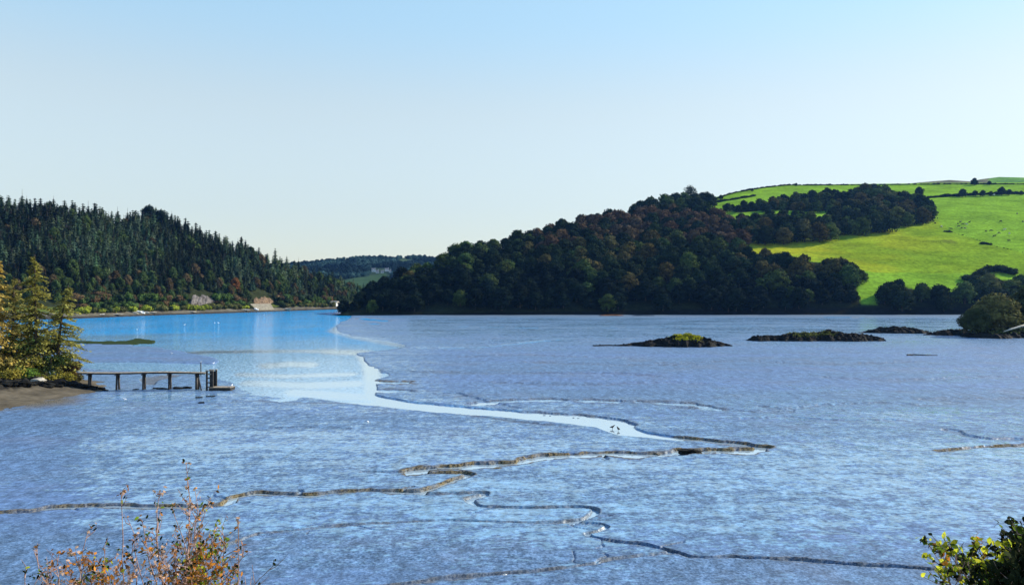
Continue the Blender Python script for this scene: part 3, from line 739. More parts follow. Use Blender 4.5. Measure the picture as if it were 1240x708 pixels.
# ---- left plantation (conifers)
def left_wood():
    g = np.random.default_rng(12); P = []
    for X in np.arange(-420, 20, 4.9):
        for Y in np.arange(385, 770, 4.9):
            P.append((X + g.uniform(-2, 2), Y + g.uniform(-2, 2)))
    P = np.array(P); X, Y = P.T; px = CX + F * X / Y
    ds, dr, zr = HL.params(px); d = Y - ds
    ok = (d > 23) & (Y < dr + 10) & (px > -40) & (px < 470)
    X, Y, px, d = X[ok], Y[ok], px[ok], d[ok]; Z = HL.z(X, Y)
    s = g.uniform(.72, 1.25, len(X)) * np.interp(px, [0, 300, 400, 470], [1, 1, .88, .8]); s *= np.interp(d, [23, 50], [.5, 1])
    hz = s * g.uniform(.9, 1.2, len(X)); s *= 1.15; hz *= .80; hz = np.where(g.random(len(X)) < .05, hz * 1.2, hz)
    py = HY - (Z + 8.5 * hz - H) * F / Y
    cl1 = inpoly(px, py + 5, [(222, 352), (262, 352), (262, 372), (222, 372)]) | inpoly(px, py + 5, [(300, 350), (328, 352), (334, 368), (300, 368)])
    ok = ~cl1
    X, Y, Z, px, py, s, hz, d = [a[ok] for a in (X, Y, Z, px, py, s, hz, d)]
    area = visible_area(px, py, 2.6 * s * F / Y, 7.5 * hz * F / Y, Y); rz = g.uniform(0, 6.28, len(X))
    pts = np.stack([X, Y, Z - .3], -1); cols = []; kinds = []
    pn = fbm(X / 22, Y / 35, 55, 3)
    for i in range(len(X)):
        r = g.random(); broad = (px[i] > 300 and r < .35) or (d[i] < 45 and r < .55) or r < .08
        if broad:
            kinds.append('b'); c = np.array((.055, .085, .026) if g.random() < .7 else (.085, .062, .03))
            c = c * g.uniform(.7, 1.2)
        else:
            kinds.append('c'); c = np.array((.040, .066, .040)) * g.uniform(.55, 1.35) * (.5 + 1.1 * sstep(.35, .65, pn[i])) * np.array([g.uniform(.85, 1.3), 1, g.uniform(.8, 1.1)])
        cols.append(c)
    order = np.argsort(-area); vis = [i for i in order if area[i] >= 2]
    cv = [i for i in vis if kinds[i] == 'c']; bv = [i for i in vis if kinds[i] == 'b']
    for i in sorted(cv[:296]):
        sky_ = Y[i] > np.interp(px[i], HL.px, HL.dr) - 16
        hgt = 'on the plantation skyline' if sky_ else ('in the top rows of the plantation' if d[i] > 95 else ('half way down the plantation' if d[i] > 55 else 'in the lowest rows of the plantation'))
        x = px[i]; where = 'above the larches' if x < 60 else ('left of the dark clump' if x < 160 else ('by the dark clump' if x < 230 else ('above the rock face' if x < 290 else ('above the pale wall' if x < 350 else 'on its right tail'))))
        lab = '%s spruce %s, %s' % (('tall ' if hz[i] > .92 else ('short ' if hz[i] < .72 else '')) + ('dark' if cols[i][1] < .05 else 'mid green'), hgt, where)
        tree('conifer_tree', CFm[i % 5], CFt[0], pts[i], rz[i], (s[i], s[i], hz[i]), cols[i], lab, 'tree', lab.replace('spruce', 'spruces', 1))
    for i in sorted(bv[:58]):
        x = px[i]; where = 'left of the grey rock face' if x < 225 else ('between rock face and pale wall' if x < 315 else 'right of the pale wall')
        rus = cols[i][0] > cols[i][1]
        lab = '%s%s leafy tree among the conifers, %s, %s' % ('large ' if s[i] > 1.1 else ('small ' if s[i] < .75 else ''), 'russet' if rus else 'green', 'low down' if d[i] < 45 else 'higher up', where)
        k = .8 * s[i]
        tree('broadleaf_tree', BLm[i % 6], BLt[i % 2], pts[i], rz[i], (k * .75, k * .75, k), cols[i], lab, 'tree', lab.replace('tree', 'trees', 1))
    massed('broadleaf_fringe', BLs, bv[58:], pts, rz, np.stack([s, s, s * 1.2], -1) * .6, cols, 'small broadleaf trees massed along the foot of the plantation', 'woodland')
    massed('conifer_plantation', CFs, cv[296:] + [i for i in order if area[i] < 2 and g.random() < .4], pts, rz, np.stack([s, s, hz], -1), cols, 'massed dark conifers filling in between the nearer spruces', 'woodland')
    # named single trees
    for (x, y, top, col, lab, sc) in [(183, 262, 248, (.018, .032, .024), 'broad very dark tree crown standing proud of the left skyline', 1.1),
                                      (197, 266, 251, (.018, .032, .024), 'second very dark crown right beside the proudest skyline tree', 1.0),
                                      (287, 345, 327, (.16, .065, .022), 'single russet orange tree half way down the left plantation', .72),
                                      (345, 322, 308, (.022, .035, .02), 'small round dark tree alone on the falling skyline', .6),
                                      (253, 325, 315, (.05, .095, .03), 'bright green broadleaf tree among dark spruces above the rock face', .8)]:
        p = HL.hit(x, y + 6); e = tree('broadleaf_tree', BLm[2], BLt[0], (p[0], p[1] - 4, p[2]), 1.0, (sc, sc, sc * 1.1), col, lab)
    print('left', len(cv), len(bv))
left_wood()

# ---- shore shrubs under the plantation
def shrub_arrays(seed, n=420, size=.42):
    g = np.random.default_rng(seed); V = []; Q = []; T = []; k = 0; iv, it = ico(1)
    for j in range(6):
        c = np.array([g.uniform(-1.1, 1.1), g.uniform(-.9, .9), g.uniform(.5, 1.5)]); r = g.uniform(.6, .95)
        d = g.normal(size=(n // 6, 3)); d /= np.linalg.norm(d, axis=1, keepdims=True); p = c + d * r * g.uniform(.8, 1.15, (len(d), 1)); p[:, 2] = np.maximum(p[:, 2], 0)
        v, q = leafquads(p, d + g.normal(size=d.shape) * .5, size * g.uniform(.6, 1.3, len(d)), g); V.append(v); Q.append(q + k); k += len(v)
        cv = c + iv * r * .8; V.append(cv); T.append(it + k); k += len(cv)
    return np.vstack(V), [np.vstack(Q), np.vstack(T)]
SH = [shrub_arrays(300 + i) for i in range(4)]; SHm = [make_mesh('shrub_crown', V, Fs, M_FOL) for V, Fs in SH]
st_ = MB()
for a in range(4): st_.tube([(0, 0, -.2), (math.cos(a * 1.6) * .6, math.sin(a * 1.6) * .6, 1.3)], [.06, .02], 5)
SHt = st_.mesh('shrub_stems', M_BARK)
def shrub(loc, sc, col, label, group=None, i=0, rz=0, name='shrub'):
    e = empty(name, loc, rz, sc); tag(e, label, 'shrub', group)
    c = link('crown', SHm[i % 4], e); c.color = (*col, 1); link('stems', SHt, e); return e
def left_shore():
    g = np.random.default_rng(5); k = 0
    for x in np.arange(92, 416, 4.6):
        for row, (d, sc) in enumerate([(8.6, 1.6), (19, 2.0), (24, 2.4)]):
            if row == 0 and (308 < x < 336 or 160 < x < 192 and g.random() < .6 or g.random() < .18): continue
            if row > 0 and (224 < x < 262 or 300 < x < 332): continue
            px = x + g.uniform(-2, 2); Y = np.interp(px, HL.px, HL.ds) + d + g.uniform(-1, 1); X = (px - CX) / F * Y
            r = g.random()
            if row == 0: nm, c = ('yellow green', (.24, .27, .03)) if r < .5 and px < 300 else (('olive', (.10, .10, .03)) if r < .8 else ('dark green', (.035, .055, .02)))
            else: nm, c = ('green', (.06, .10, .025)) if r < .5 else (('dark green', (.03, .048, .02)) if r < .75 else ('brown tinged', (.13, .085, .04)))
            wh = 'left of the white boulders' if px < 160 else ('between boulders and rock face' if px < 225 else ('below the grey rock face' if px < 262 else ('left of the sea wall' if px < 313 else 'right of the sea wall')))
            lab = '%s shrub %s, %s' % (nm, ['between road and beach', 'above the shore road', 'below the plantation'][row], wh)
            s = sc * g.uniform(.75, 1.25)
            shrub((X, Y, float(HL.z(X, Y)) - .1), (s * 1.2, s, s), np.array(c) * g.uniform(.8, 1.2), lab, lab.replace('shrub', 'shrubs', 1), k, g.uniform(0, 6)); k += 1
left_shore()

def boulder_mesh(seed, sub=2, rough=.35):
    g = np.random.default_rng(seed); v, f = ico(sub); r = 1 + (g.random(len(v))[:, None] - .5) * rough * 2
    return v * r * np.array([1.2, .8, .6]), f
def boulder(name, loc, sc, mat, label, cat='rock', seed=0, group=None, sub=2):
    v, f = boulder_mesh(seed, sub); me = make_mesh(name, v * np.array(sc), [f], mat); o = link(name, me, None, loc); tag(o, label, cat, group); return o
def shore_at(px, d):
    Y = float(np.interp(px, HL.px, HL.ds)) + d; X = (px - CX) / F * Y; return X, Y, float(HL.z(X, Y))
for i, (x, d, w_, h_, lab) in enumerate([(123, 4, 1.6, 1.1, 'small white boulder on the beach near the left shore bend'), (163, 5, 1.9, 1.4, 'leftmost boulder of the white rock pile'),
        (169, 6, 2.6, 2.2, 'tallest boulder of the white rock pile'), (176, 5, 2.2, 1.4, 'boulder right of the tallest in the white rock pile'), (184, 5, 2.5, 1.0, 'flat rightmost boulder of the white rock pile'),
        (310, 5, 1.6, 1.9, 'round white boulder just left of the pale sea wall'), (295, 5, 3.4, 1.2, 'low pale slab left of the round white boulder'), (345, 4, 4.6, 1.2, 'long low pale slab right of the sea wall'),
        (232, 4, 2.6, .7, 'low pale stone under the grey rock face'), (140, 4, 4.0, .5, 'flat grey white ledge between beach and olive bushes')]):
    X, Y, Z = shore_at(x, d); boulder('boulder', (X, Y, Z + .1), (w_, 1.6, h_), M_PALE if i not in (2, 5) else M_WHITE, lab, 'boulder', 20 + i)
def rockface(px0, px1, y0, y1, lab, mat, seed):
    X0, Y0, _ = HL.hit(px0, y1); X1, Y1, _ = HL.hit(px1, y1); n, m = 60, 22
    zt = H - (y0 - HY) / F * (Y0 + Y1) * .5; zb = H - (y1 - HY) / F * (Y0 + Y1) * .5
    u = np.linspace(0, 1, n)[None]; v = np.linspace(0, 1, m)[:, None]
    X = X0 + (X1 - X0) * u + 0 * v; prof = (np.sin(np.pi * np.clip(u, .02, .98)) ** .35) * (.55 + .75 * fbm(u * 9, u * 0 + 3, seed, 4))
    Z = zb - 1 + (zt - zb + 1) * v * prof; Y = Y0 + (Y1 - Y0) * u - 2.2 * prof + 3.5 * v
    k = fbm(X / 2.2, Z / 4.5, seed, 4); Y = Y + (k - .5) * 4.2; Z = Z + (k - .5) * .8
    me = make_mesh('cliff', np.stack([X, Y, Z], -1).reshape(-1, 3), grid_faces(m, n)[:, ::-1], mat); tag(link('cliff', me), lab, 'cliff')
rockface(226, 260, 357, 368, 'grey rock face with vertical cracks above the shore road', M_CLIFF, 3)
M_CLIFF2 = simple('brown_rock_face', (.24, .16, .10), (.10, .07, .045), .7, .9, .2, .2, 1.5)
rockface(304, 330, 358, 367, 'brown scarred rock cutting above the pale sea wall', M_CLIFF2, 6)
M_CONC = simple('sea_wall_concrete', (.26, .235, .18), (.17, .15, .11), .8, .9, .1, .05)
def seawall():
    X0, Y0, Z0 = shore_at(312, 3.5); X1, Y1, Z1 = shore_at(333, 3.5); e = empty('sea_wall', ((X0 + X1) / 2, (Y0 + Y1) / 2, 0))
    tag(e, 'sloping pale concrete sea wall below the shore road', 'wall'); d = Vector((X1 - X0, Y1 - Y0, 0)); L = d.length; rz = math.atan2(d.y, d.x)
    m = MB(); m.add([(-L / 2, 0, .5), (L / 2, 0, .5), (L / 2, 4, 5.6), (-L / 2 - 3, 4, 5.6), (-L / 2, 5, .5), (L / 2, 5, .5), (L / 2, 5, 5.6), (-L / 2 - 3, 5, 5.6)],
                    [(0, 1, 2, 3), (3, 2, 6, 7), (1, 5, 6, 2), (4, 0, 3, 7), (5, 4, 7, 6), (0, 4, 5, 1)]); m.build('slope_slab', M_CONC, e)
    m = MB(); m.box(-L / 2 - 3.2, L / 2 + .2, 4.0, 5.3, 5.603, 5.95); m.build('coping', M_WOOD, e)
    e.rotation_euler.z = rz
seawall()
def boathouse():
    X, Y, Z = shore_at(405, 11); e = empty('boathouse', (X, Y, Z), -.5); tag(e, 'tiny cream building with grey roof at the far end of the left shore', 'building')
    m = MB(); m.box(-4, 4, -2.5, 2.5, -.5, 2.6); wl = m.build('wall', M_WHITE, e)
    m = MB(); m.add([(-4.3, -2.9, 2.603), (4.3, -2.9, 2.603), (4.3, 2.9, 2.603), (-4.3, 2.9, 2.603), (-4.3, 0, 4.2), (4.3, 0, 4.2)], [(0, 1, 5, 4), (2, 3, 4, 5), (1, 0, 3, 2)], [(1, 2, 5), (3, 0, 4)]); m.build('roof', M_PALE, e)
    m = MB(); m.box(-.6, .6, -2.56, -2.503, 0, 2.0); m.build('door', M_POST, e)
    m = MB(); m.box(-3, -1.8, -2.56, -2.503, .9, 1.9); m.build('window', M_GLASS, e)
    m = MB(); m.box(1.8, 3, -2.56, -2.503, .9, 1.9); m.build('window', M_GLASS, e)
boathouse()

# ---- far wooded hill: a mass, with houses
def far_wood():
    g = np.random.default_rng(14); P = []
    for px in np.arange(345, 570, 2.6):
        ds, dr, zr = [float(a) for a in HF.params(px)]
        for Y in np.arange(1160, dr + 10, 15):
            P.append(((px + g.uniform(-1.5, 1.5) - CX) / F * Y, Y + g.uniform(-7, 7)))
    P = np.array(P); X, Y = P.T; px = CX + F * X / Y; Z = HF.z(X, Y); py = HY - (Z - H) * F / Y
    k = inpoly(px, py, [(408, 354), (408, 340), (440, 335), (474, 329), (474, 350), (440, 354)]) | inpoly(px, py, [(478, 318), (488, 312), (500, 315), (510, 320), (494, 319)])
    k |= inpoly(px, py, [(448, 333), (449, 325), (476, 324), (476, 331)])
    k |= fbm(X / 50, Y / 50, 9, 3) > .66
    X, Y, Z = X[~k], Y[~k], Z[~k]; n = len(X); s = g.uniform(.6, 1.1, n)
    pn = fbm(X / 60, Y / 90, 5, 3); cols = [np.array((.028, .055, .048)) * g.uniform(.5, 1.4) * (.5 + 1.5 * float(sstep(.4, .65, pn[i]))) for i in range(n)]  # crown colours bluer to carry the haze of distance
    massed('far_woodland', BLs, range(n), np.stack([X, Y, Z - 1], -1), g.uniform(0, 6, n), np.stack([s, s, s * .9], -1), cols, 'bluish far-off woodland covering the distant hill', 'woodland')
far_wood()
def house(loc, rz, L, Wd, hh, label, sc=1):
    e = empty('house', loc, rz, sc); tag(e, label, 'house')
    m = MB(); m.box(-L / 2, L / 2, -Wd / 2, Wd / 2, -1, hh); m.build('wall', M_WHITE, e)
    m = MB(); a, b = L / 2 + .3, Wd / 2 + .4
    m.add([(-a, -b, hh + .003), (a, -b, hh + .003), (a, b, hh + .003), (-a, b, hh + .003), (-a, 0, hh + 2.6), (a, 0, hh + 2.6)], [(0, 1, 5, 4), (2, 3, 4, 5), (1, 0, 3, 2)], [(1, 2, 5), (3, 0, 4)])
    rf = m.build('roof', M_SLATE, e); m = MB(); m.box(L / 2 - 1.2, L / 2 - .3, -.4, .4, hh + 1.8, hh + 3.5); m.build('chimney', M_WHITE, rf)
    for x in (-L * .3, L * .3):
        m = MB(); m.box(x - .6, x + .6, -Wd / 2 - .05, -Wd / 2 - .003, hh * .45, hh * .8); m.build('window', M_GLASS, e)
    m = MB(); m.box(-.5, .5, -Wd / 2 - .05, -Wd / 2 - .003, 0, 2.1); m.build('door', M_SLATE, e)
for x, y, L, hh, lab in [(453, 329, 9, 5.5, 'larger white house on the distant hill, left of the others'), (457.5, 330.5, 7, 3.5, 'low white annexe right beside the larger far house'),
                         (463.5, 330.5, 6, 3, 'small white cottage between the two far groups'), (469, 328.5, 9, 4.5, 'grey roofed house right of the small far cottage'), (473, 329.8, 5, 3, 'tiny white shed at the right end of the far houses')]:
    X, Y, Z = HF.hit(x, y); house((X, Y - 6, Z + .5), .25, L * .85, 5.5, hh * .8, lab)

# ---- hedges and field trees on the right hill
def hedge(pts, h, label, seed, dens=1.0, col=(.022, .034, .016), step=2.2, name='hedgerow', hill=None):
    hill = hill or HR
    g = np.random.default_rng(seed); V = []; Q = []; T = []; n = 0; k = 0
    W3 = [hill.hit(*p) for p in smooth_pts(pts, 5)]
    for a, b in zip(W3[:-1], W3[1:]):
        L = math.hypot(b[0] - a[0], b[1] - a[1]); m = max(1, int(L / step))
        for j in range(m):
            if g.random() > dens: continue
            t = j / m; hh = h * g.uniform(.6, 1.4); x = a[0] + (b[0] - a[0]) * t; y = a[1] + (b[1] - a[1]) * t; z = float(hill.z(x, y))
            tv, tf = SH[k % 4]; k += 1; c = g.random() * 6.28
            v = tv * np.array([hh * .75, hh * .75, hh * .5]); v = np.stack([v[:, 0] * math.cos(c) - v[:, 1] * math.sin(c), v[:, 0] * math.sin(c) + v[:, 1] * math.cos(c), v[:, 2]], -1) + [x, y, z - .3]
            V.append(v); Q.append(tf[0] + n); T.append(tf[1] + n); n += len(v)
    me = make_mesh(name, np.vstack(V), [np.vstack(Q), np.vstack(T)], M_FOL); o = link(name, me); o.color = (*col, 1); tag(o, label, 'hedge'); return o
hedge([(868, 241), (885, 235), (910, 230), (938, 226), (965, 224)], 1.7, 'dark hedge climbing the skyline left of the hill top', 1)
hedge([(965, 224.6), (1010, 224.4), (1060, 224.2), (1100, 223.8), (1155, 223.4), (1240, 223.4), (1300, 224)], 1.5, 'long thin hedge along the flat skyline of the green hill', 2)
hedge([(1118, 240.5), (1135, 239), (1165, 237), (1200, 235.5), (1240, 235), (1300, 236)], 2.6, 'thick hedge along the top edge of the big cow pasture', 3)
hedge([(860, 246), (900, 240), (915, 237)], 2.0, 'hedge below the upper left meadow', 4)
hedge([(1150, 281.5), (1170, 286), (1190, 293), (1200, 297), (1220, 301.5), (1245, 307), (1300, 317)], .55, 'low dark bank running diagonally below the cows', 5, .8)
hedge([(1190, 295.5), (1194, 295.8), (1201, 296.6)], 1.6, 'short dark bush clump on the diagonal field bank', 6, 1, step=1.2)
hedge([(1146, 280.8), (1153, 281.3)], 1.3, 'small dark bush at the upper end of the diagonal bank', 7, 1, step=1.2)
hedge([(1175, 341), (1183, 335), (1195, 330), (1210, 328), (1228, 333)], 3.6, 'dome of dark thicket in the grass above the right shore', 8, 1)
hedge([(1112, 293), (1128, 292.6), (1140, 293.2)], .35, 'low dark rushes in the middle of the yellow green field', 9, .9, (.05, .055, .02))
for i, (x, y, s, col, lab) in enumerate([(836, 243, 1.45, (.028, .04, .024), 'tall open tree crowning the headland, sky showing between its limbs'), (856, 244, .95, (.028, .038, .024), 'smaller open tree just right of the tallest headland tree'),
        (813, 250, .9, (.022, .034, .02), 'round dark tree left of the tallest headland tree'), (873, 242, .5, (.02, .032, .018), 'tiny dark tree where the skyline hedge begins'),
        (1113, 238, .95, (.03, .045, .022), 'lone upright tree at the gap above the upper copse'), (964, 225.5, .35, (.02, .03, .018), 'smallest lone tree on the flat green skyline'),
        (911, 232, .35, (.02, .03, .018), 'small bush-like tree on the climbing skyline hedge'),
        (1166, 239, .85, (.026, .042, .02), 'broad tree in the thick hedge, left of the others'), (1181, 238, .6, (.024, .038, .02), 'second broad hedge tree from the left above the cow pasture'),
        (1190, 238, .65, (.024, .038, .02), 'third broad hedge tree from the left above the cow pasture'), (1200, 237.5, .5, (.024, .038, .02), 'fourth, smaller hedge tree left of the white trough'),
        (1213, 236.5, .85, (.026, .04, .02), 'broad hedge tree right of the white trough'), (1222, 236.5, .6, (.026, .04, .02), 'hedge tree touching the broad one right of the trough'), (1237, 236.5, .45, (.024, .036, .02), 'small hedge tree at the right edge above the pasture'),
        (1180, 224.5, .8, (.022, .036, .03), 'bluish bushy tree on the skyline below the far summit'), (1198, 224.5, .5, (.022, .036, .03), 'low tree on the skyline right of the bluish one')]):
    p = HR.hit(x, y); tall = i < 2
    if tall:
        V, Fs = broadleaf_arrays(600 + i, 15, 60, .8, 5.6, 8.5, False, 3.2); cm = make_mesh('open_crown', V, Fs, M_FOL)
        tree('broadleaf_tree', cm, trunk_mb(9, .35, 9, i, 4).mesh('open_trunk', M_BARK), p, i, s, col, lab)
    else: tree('broadleaf_tree', BLm[i % 6], BLt[0], p, i * 1.3, s, col, lab)

# ---- cow pasture
def skin_mesh(name, verts, edges, radii, mat, sub=1):
    me = bpy.data.meshes.new(name + '_rig'); me.from_pydata(verts, edges, []); o = bpy.data.objects.new('tmp', me); C.objects.link(o)
    sk = o.modifiers.new('s', 'SKIN'); sk.use_smooth_shade = True; o.modifiers.new('d', 'SUBSURF').levels = sub
    for i, r in enumerate(radii):
        v = me.skin_vertices[0].data[i]; v.radius = r if hasattr(r, '__len__') else (r, r); v.use_root = (i == 0)
    bpy.context.view_layer.update(); dg = bpy.context.evaluated_depsgraph_get(); res = bpy.data.meshes.new_from_object(o.evaluated_get(dg)); res.name = name
    bpy.data.objects.remove(o); bpy.data.meshes.remove(me); res.materials.clear(); res.materials.append(mat); return res
def mat_cow():
    m, t, b = newmat('cow_hide'); n = noise(t, N(t, 'ShaderNodeTexCoord').outputs['Object'], 1.3, 2)
    oi = N(t, 'ShaderNodeObjectInfo'); f = mth(t, 'ADD', n.outputs[0], mth(t, 'MULTIPLY', mth(t, 'SUBTRACT', oi.outputs['Random'], .5), .5))
    t.links.new(mixc(t, maprange(t, f, .56, .6), (.012, .011, .010), (.62, .60, .55)), b.inputs['Base Color']); b.inputs['Roughness'].default_value = .8; return m
COW = [skin_mesh('cow', [(0, 0, 1.05), (.55, 0, 1.08), (-.55, 0, 1.05), (-.85, 0, 1.1), (.85, 0, 1.15), (1.2, 0, gz + .1), (1.45, 0, gz), (1.65, 0, gz - .25),
                         (.65, .24, .8), (.65, .24, .4), (.65, .24, 0), (.65, -.24, .8), (.65, -.24, .4), (.65, -.24, 0), (-.7, .24, .8), (-.8, .24, .42), (-.75, .24, 0), (-.7, -.24, .8), (-.8, -.24, .42), (-.75, -.24, 0), (-.98, 0, .9), (-1.0, 0, .5), (1.42, .25, gz + .08), (1.42, -.25, gz + .08)],
                 [(0, 1), (0, 2), (2, 3), (1, 4), (4, 5), (5, 6), (6, 7), (1, 8), (8, 9), (9, 10), (1, 11), (11, 12), (12, 13), (2, 14), (14, 15), (15, 16), (2, 17), (17, 18), (18, 19), (3, 20), (20, 21), (6, 22), (6, 23)],
                 [(.42, .36), (.40, .34), (.42, .38), .26, .26, .17, .14, .10, .15, .08, .07, .15, .08, .07, .17, .09, .07, .17, .09, .07, .05, .04, .04, .04], mat_cow()) for gz in (1.35, .55)]
cows = [(1132.4, 271.5, 'cow standing well left of the herd, nearest the copse'), (1140, 275.3, 'white patched cow below and right of the leftmost one'), (1151.6, 278, 'dark cow just above the small bush on the diagonal bank'),
        (1160, 272, 'uppermost left cow of the tight herd'), (1163, 269.8, 'top cow of the tight herd'), (1161, 275.3, 'lower left cow of the tight herd'), (1166, 272.5, 'dark cow in the middle of the tight herd'),
        (1170, 272.6, 'cow in the herd between the dark middle one and the pale one'), (1174, 270, 'pale cow at the upper right of the tight herd'), (1164.5, 277.2, 'lowest cow of the tight herd, on its left'),
        (1168.5, 277.4, 'pale lowest cow of the tight herd, on its right'), (1212, 269, 'lone cow high up between herd and right edge'), (1231.7, 259.7, 'highest cow on the pasture, alone near the right edge'),
        (1238.6, 269.3, 'cow cut off by the right edge, level with the lone one'), (1194, 281.3, 'left cow of the pair below the lone cow'), (1200, 280.4, 'right cow of the pair below the lone cow'),
        (1204, 287, 'lowest dark cow at the foot of a slanting row of three'), (1209.5, 283.2, 'middle cow of the slanting row of three'), (1216.4, 279.3, 'top cow of the slanting row of three'),
        (1222.3, 283.8, 'cow just right of the slanting row'), (1221.8, 292.6, 'pale patched cow lowest of all, above the diagonal bank')]
gr = random.Random(4)
for i, (x, y, lab) in enumerate(cows):
    o = link('cow', COW[i % 2], None, HR.hit(x, y), gr.uniform(0, 6.3), (1.15,) * 3); tag(o, ('black and white ' if 'pale' not in lab and 'white' not in lab and 'dark' not in lab else '') + lab, 'cow', 'cows grazing on the green pasture')
def trough():
    X, Y, Z = HR.hit(1201, 236.8); e = empty('water_trough', (X, Y - 3, Z)); tag(e, 'tiny white trough under the hedge at the top of the pasture', 'trough'); m = MB()
    m.box(-1.4, 1.4, -.6, -.5, .2, 1.3); m.box(-1.4, 1.4, .5, .6, .2, 1.3); m.box(-1.4, -1.3, -.497, .497, .2, 1.3); m.box(1.3, 1.4, -.497, .497, .2, 1.3); m.box(-1.29, 1.29, -.49, .49, .2, .3); m.build('basin', M_WHITE, e)
    for x in (-1, 1): m = MB(); m.box(x - .15, x + .15, -.4, .4, -.3, .197); m.build('leg', M_WHITE, e)
trough()

# ---- rocky islets on the flat
M_GRASS = foliage('islet_grass', 'object', .25, 1.0)
def tufts(X, Y, Z, n, size, g, k=1.0):
    V = []; Q = []; c = np.stack([X, Y, Z + size * .3], -1)
    nr = g.normal(size=(len(X), 3)) * [1, 1, .25]; v, q = leafquads(c, nr, size * g.uniform(.5, 1.2, len(X)), g, 1.8, np.tile([[0, 0, 1.]], (len(X), 1)) + g.normal(size=(len(X), 3)) * .3)
    return v, q
def islet(pts, D, hw, label, seed, grass=None, gcol=(.2, .22, .03), glabel=None, base=None):
    g = np.random.default_rng(seed); pts = np.array(pts, float); x0, x1 = pts[0, 0], pts[-1, 0]; nx = int((x1 - x0) * 1.4) + 20; ny = 46
    u = np.linspace(x0, x1, nx)[None]; v = np.linspace(-1, 1, ny)[:, None]
    h = np.interp(u, pts[:, 0], pts[:, 1]); hgt = np.maximum((H - (h - HY) / F * D) * .76, .10)
    wid = hw * np.clip(hgt / hgt.max(), .22, 1) ** .6 * (.85 + .3 * fbm(u / 7, v * 0 + 1, seed, 3)); Y = D + v * wid + (fbm(u / 15, u * 0, seed + 5, 3) - .5) * hw * .8; X = (u - CX) / F * D + 0 * v
    sh = (1 - np.abs(v) ** 2.2); k = fbm(X / 1.0 + v * 3, v * 7 + X * .3, seed, 5); rid = np.abs(fbm(X / 1.8 - v * 4, v * 5, seed + 9, 4) - .5) * 2
    Z = (hgt + .32) * sh ** .85 * (.72 + .75 * k - .45 * rid) - .2
    e = empty('rocky_islet', ((x0 + x1 - 2 * CX) / 2 / F * D, D, 0)); tag(e, label, 'rocks')
    o = np.array(e.location); P = np.stack([X, Y, Z], -1).reshape(-1, 3) - o
    VV = [P]; TT = []; nn = len(P); iv, it = ico(1)
    for q in range(70):
        a_ = int(g.integers(0, nx)); b_ = int(g.integers(3, ny // 2 + 6)); c_ = P.reshape(ny, nx, 3)[b_, a_]; r_ = g.uniform(.2, .75) * min(1, .35 + hgt[0, a_] / hgt.max())
        if Z[b_, a_] < -.1: continue
        VV.append(c_ + iv * r_ * g.uniform(.6, 1.25, (len(iv), 1)) * [1.3, 1, .7]); TT.append(it + nn); nn += len(iv)
    link('rock', make_mesh('islet_rock', np.vstack(VV), [grid_faces(ny, nx)] + ([np.vstack(TT)] if TT else []), M_ROCK), e)
    if grass:
        a, b, dn = grass; m = (u > a) & (u < b) & (np.abs(v) < .62) & (Z > hgt.max() * .25) & (g.random(Z.shape) < dn * np.clip(np.minimum(u - a, b - u) / (.25 * (b - a)), 0, 1)) & (fbm(X / 2, Y / 2, seed + 3, 2) > .35)
        idx = np.where(m.ravel())[0]; idx = np.repeat(idx, 4); q = P[idx] + g.normal(size=(len(idx), 3)) * [.3, .3, .04]
        vv, qq = tufts(q[:, 0], q[:, 1], q[:, 2], 0, .38, g); c = link('grass', make_mesh('islet_grass', vv, [qq], M_GRASS), e); c.color = (*gcol, 1); c['label'] = glabel or 'yellow green grass on top'
    return e
islet([(718, 420.5), (735, 418.8), (760, 416.8), (780, 413), (800, 409), (815, 405.5), (830, 404.2), (845, 406), (860, 410), (875, 414.5), (886, 418.5)], 200, 5.5, 'long dark islet capped with bright yellow grass, nearest the middle', 1, (812, 850, .5), (.30, .30, .02))
islet([(905, 413), (912, 406.5), (925, 405.8), (940, 405.6), (955, 402.8), (985, 402), (996, 400.8), (1004, 399.5), (1012, 401.5), (1030, 403), (1050, 404), (1068, 409)], 222, 4.5, 'longest low dark islet with a greenish top, right of the grassy one', 2, (950, 1015, .22), (.12, .13, .03))
islet([(1040, 404), (1055, 400), (1070, 396), (1080, 394.5), (1095, 395.5), (1110, 397.5), (1122, 401.5)], 264, 4.5, 'bare black islet behind the end of the longest one', 3)
islet([(1118, 405), (1135, 400.5), (1150, 397.8), (1170, 398.5), (1182, 401), (1190, 404)], 252, 4.5, 'low black rocks reaching out to the tree islet', 4)
islet([(1166, 408), (1176, 402), (1195, 399), (1230, 398), (1290, 397), (1350, 399), (1380, 405)], 240, 9, 'dark rocky base of the islet carrying the bushy tree', 5, (1185, 1350, .5), (.05, .07, .02), 'dark undergrowth')
def islet_tree(px, top, s, col, label, seed, Y=244):
    V, Fs = broadleaf_arrays(seed, 30, 230, .62, 5.6, 11, True, .2)
    c = make_mesh('islet_crown', V, Fs, M_FOL); z = H - (top - HY) / F * Y; X = (px - CX) / F * Y
    k = (z - 1.5) / 11.0; tree('broadleaf_tree', c, trunk_mb(8, .35, 6, seed).mesh('islet_trunk', M_BARK), (X, Y, 1.2), seed, (s, s, k), col, label)
islet_tree(1207, 354, 1.45, (.11, .105, .035), 'olive brown bushy tree leaning over the rocks at the right edge', 700)
islet_tree(1250, 345, 1.5, (.05, .06, .022), 'larger tree cut off by the right edge beside the olive one', 701, 250)
islet_tree(1181, 372, .85, (.045, .055, .02), 'low spreading bush at the left foot of the olive brown tree', 702, 241)
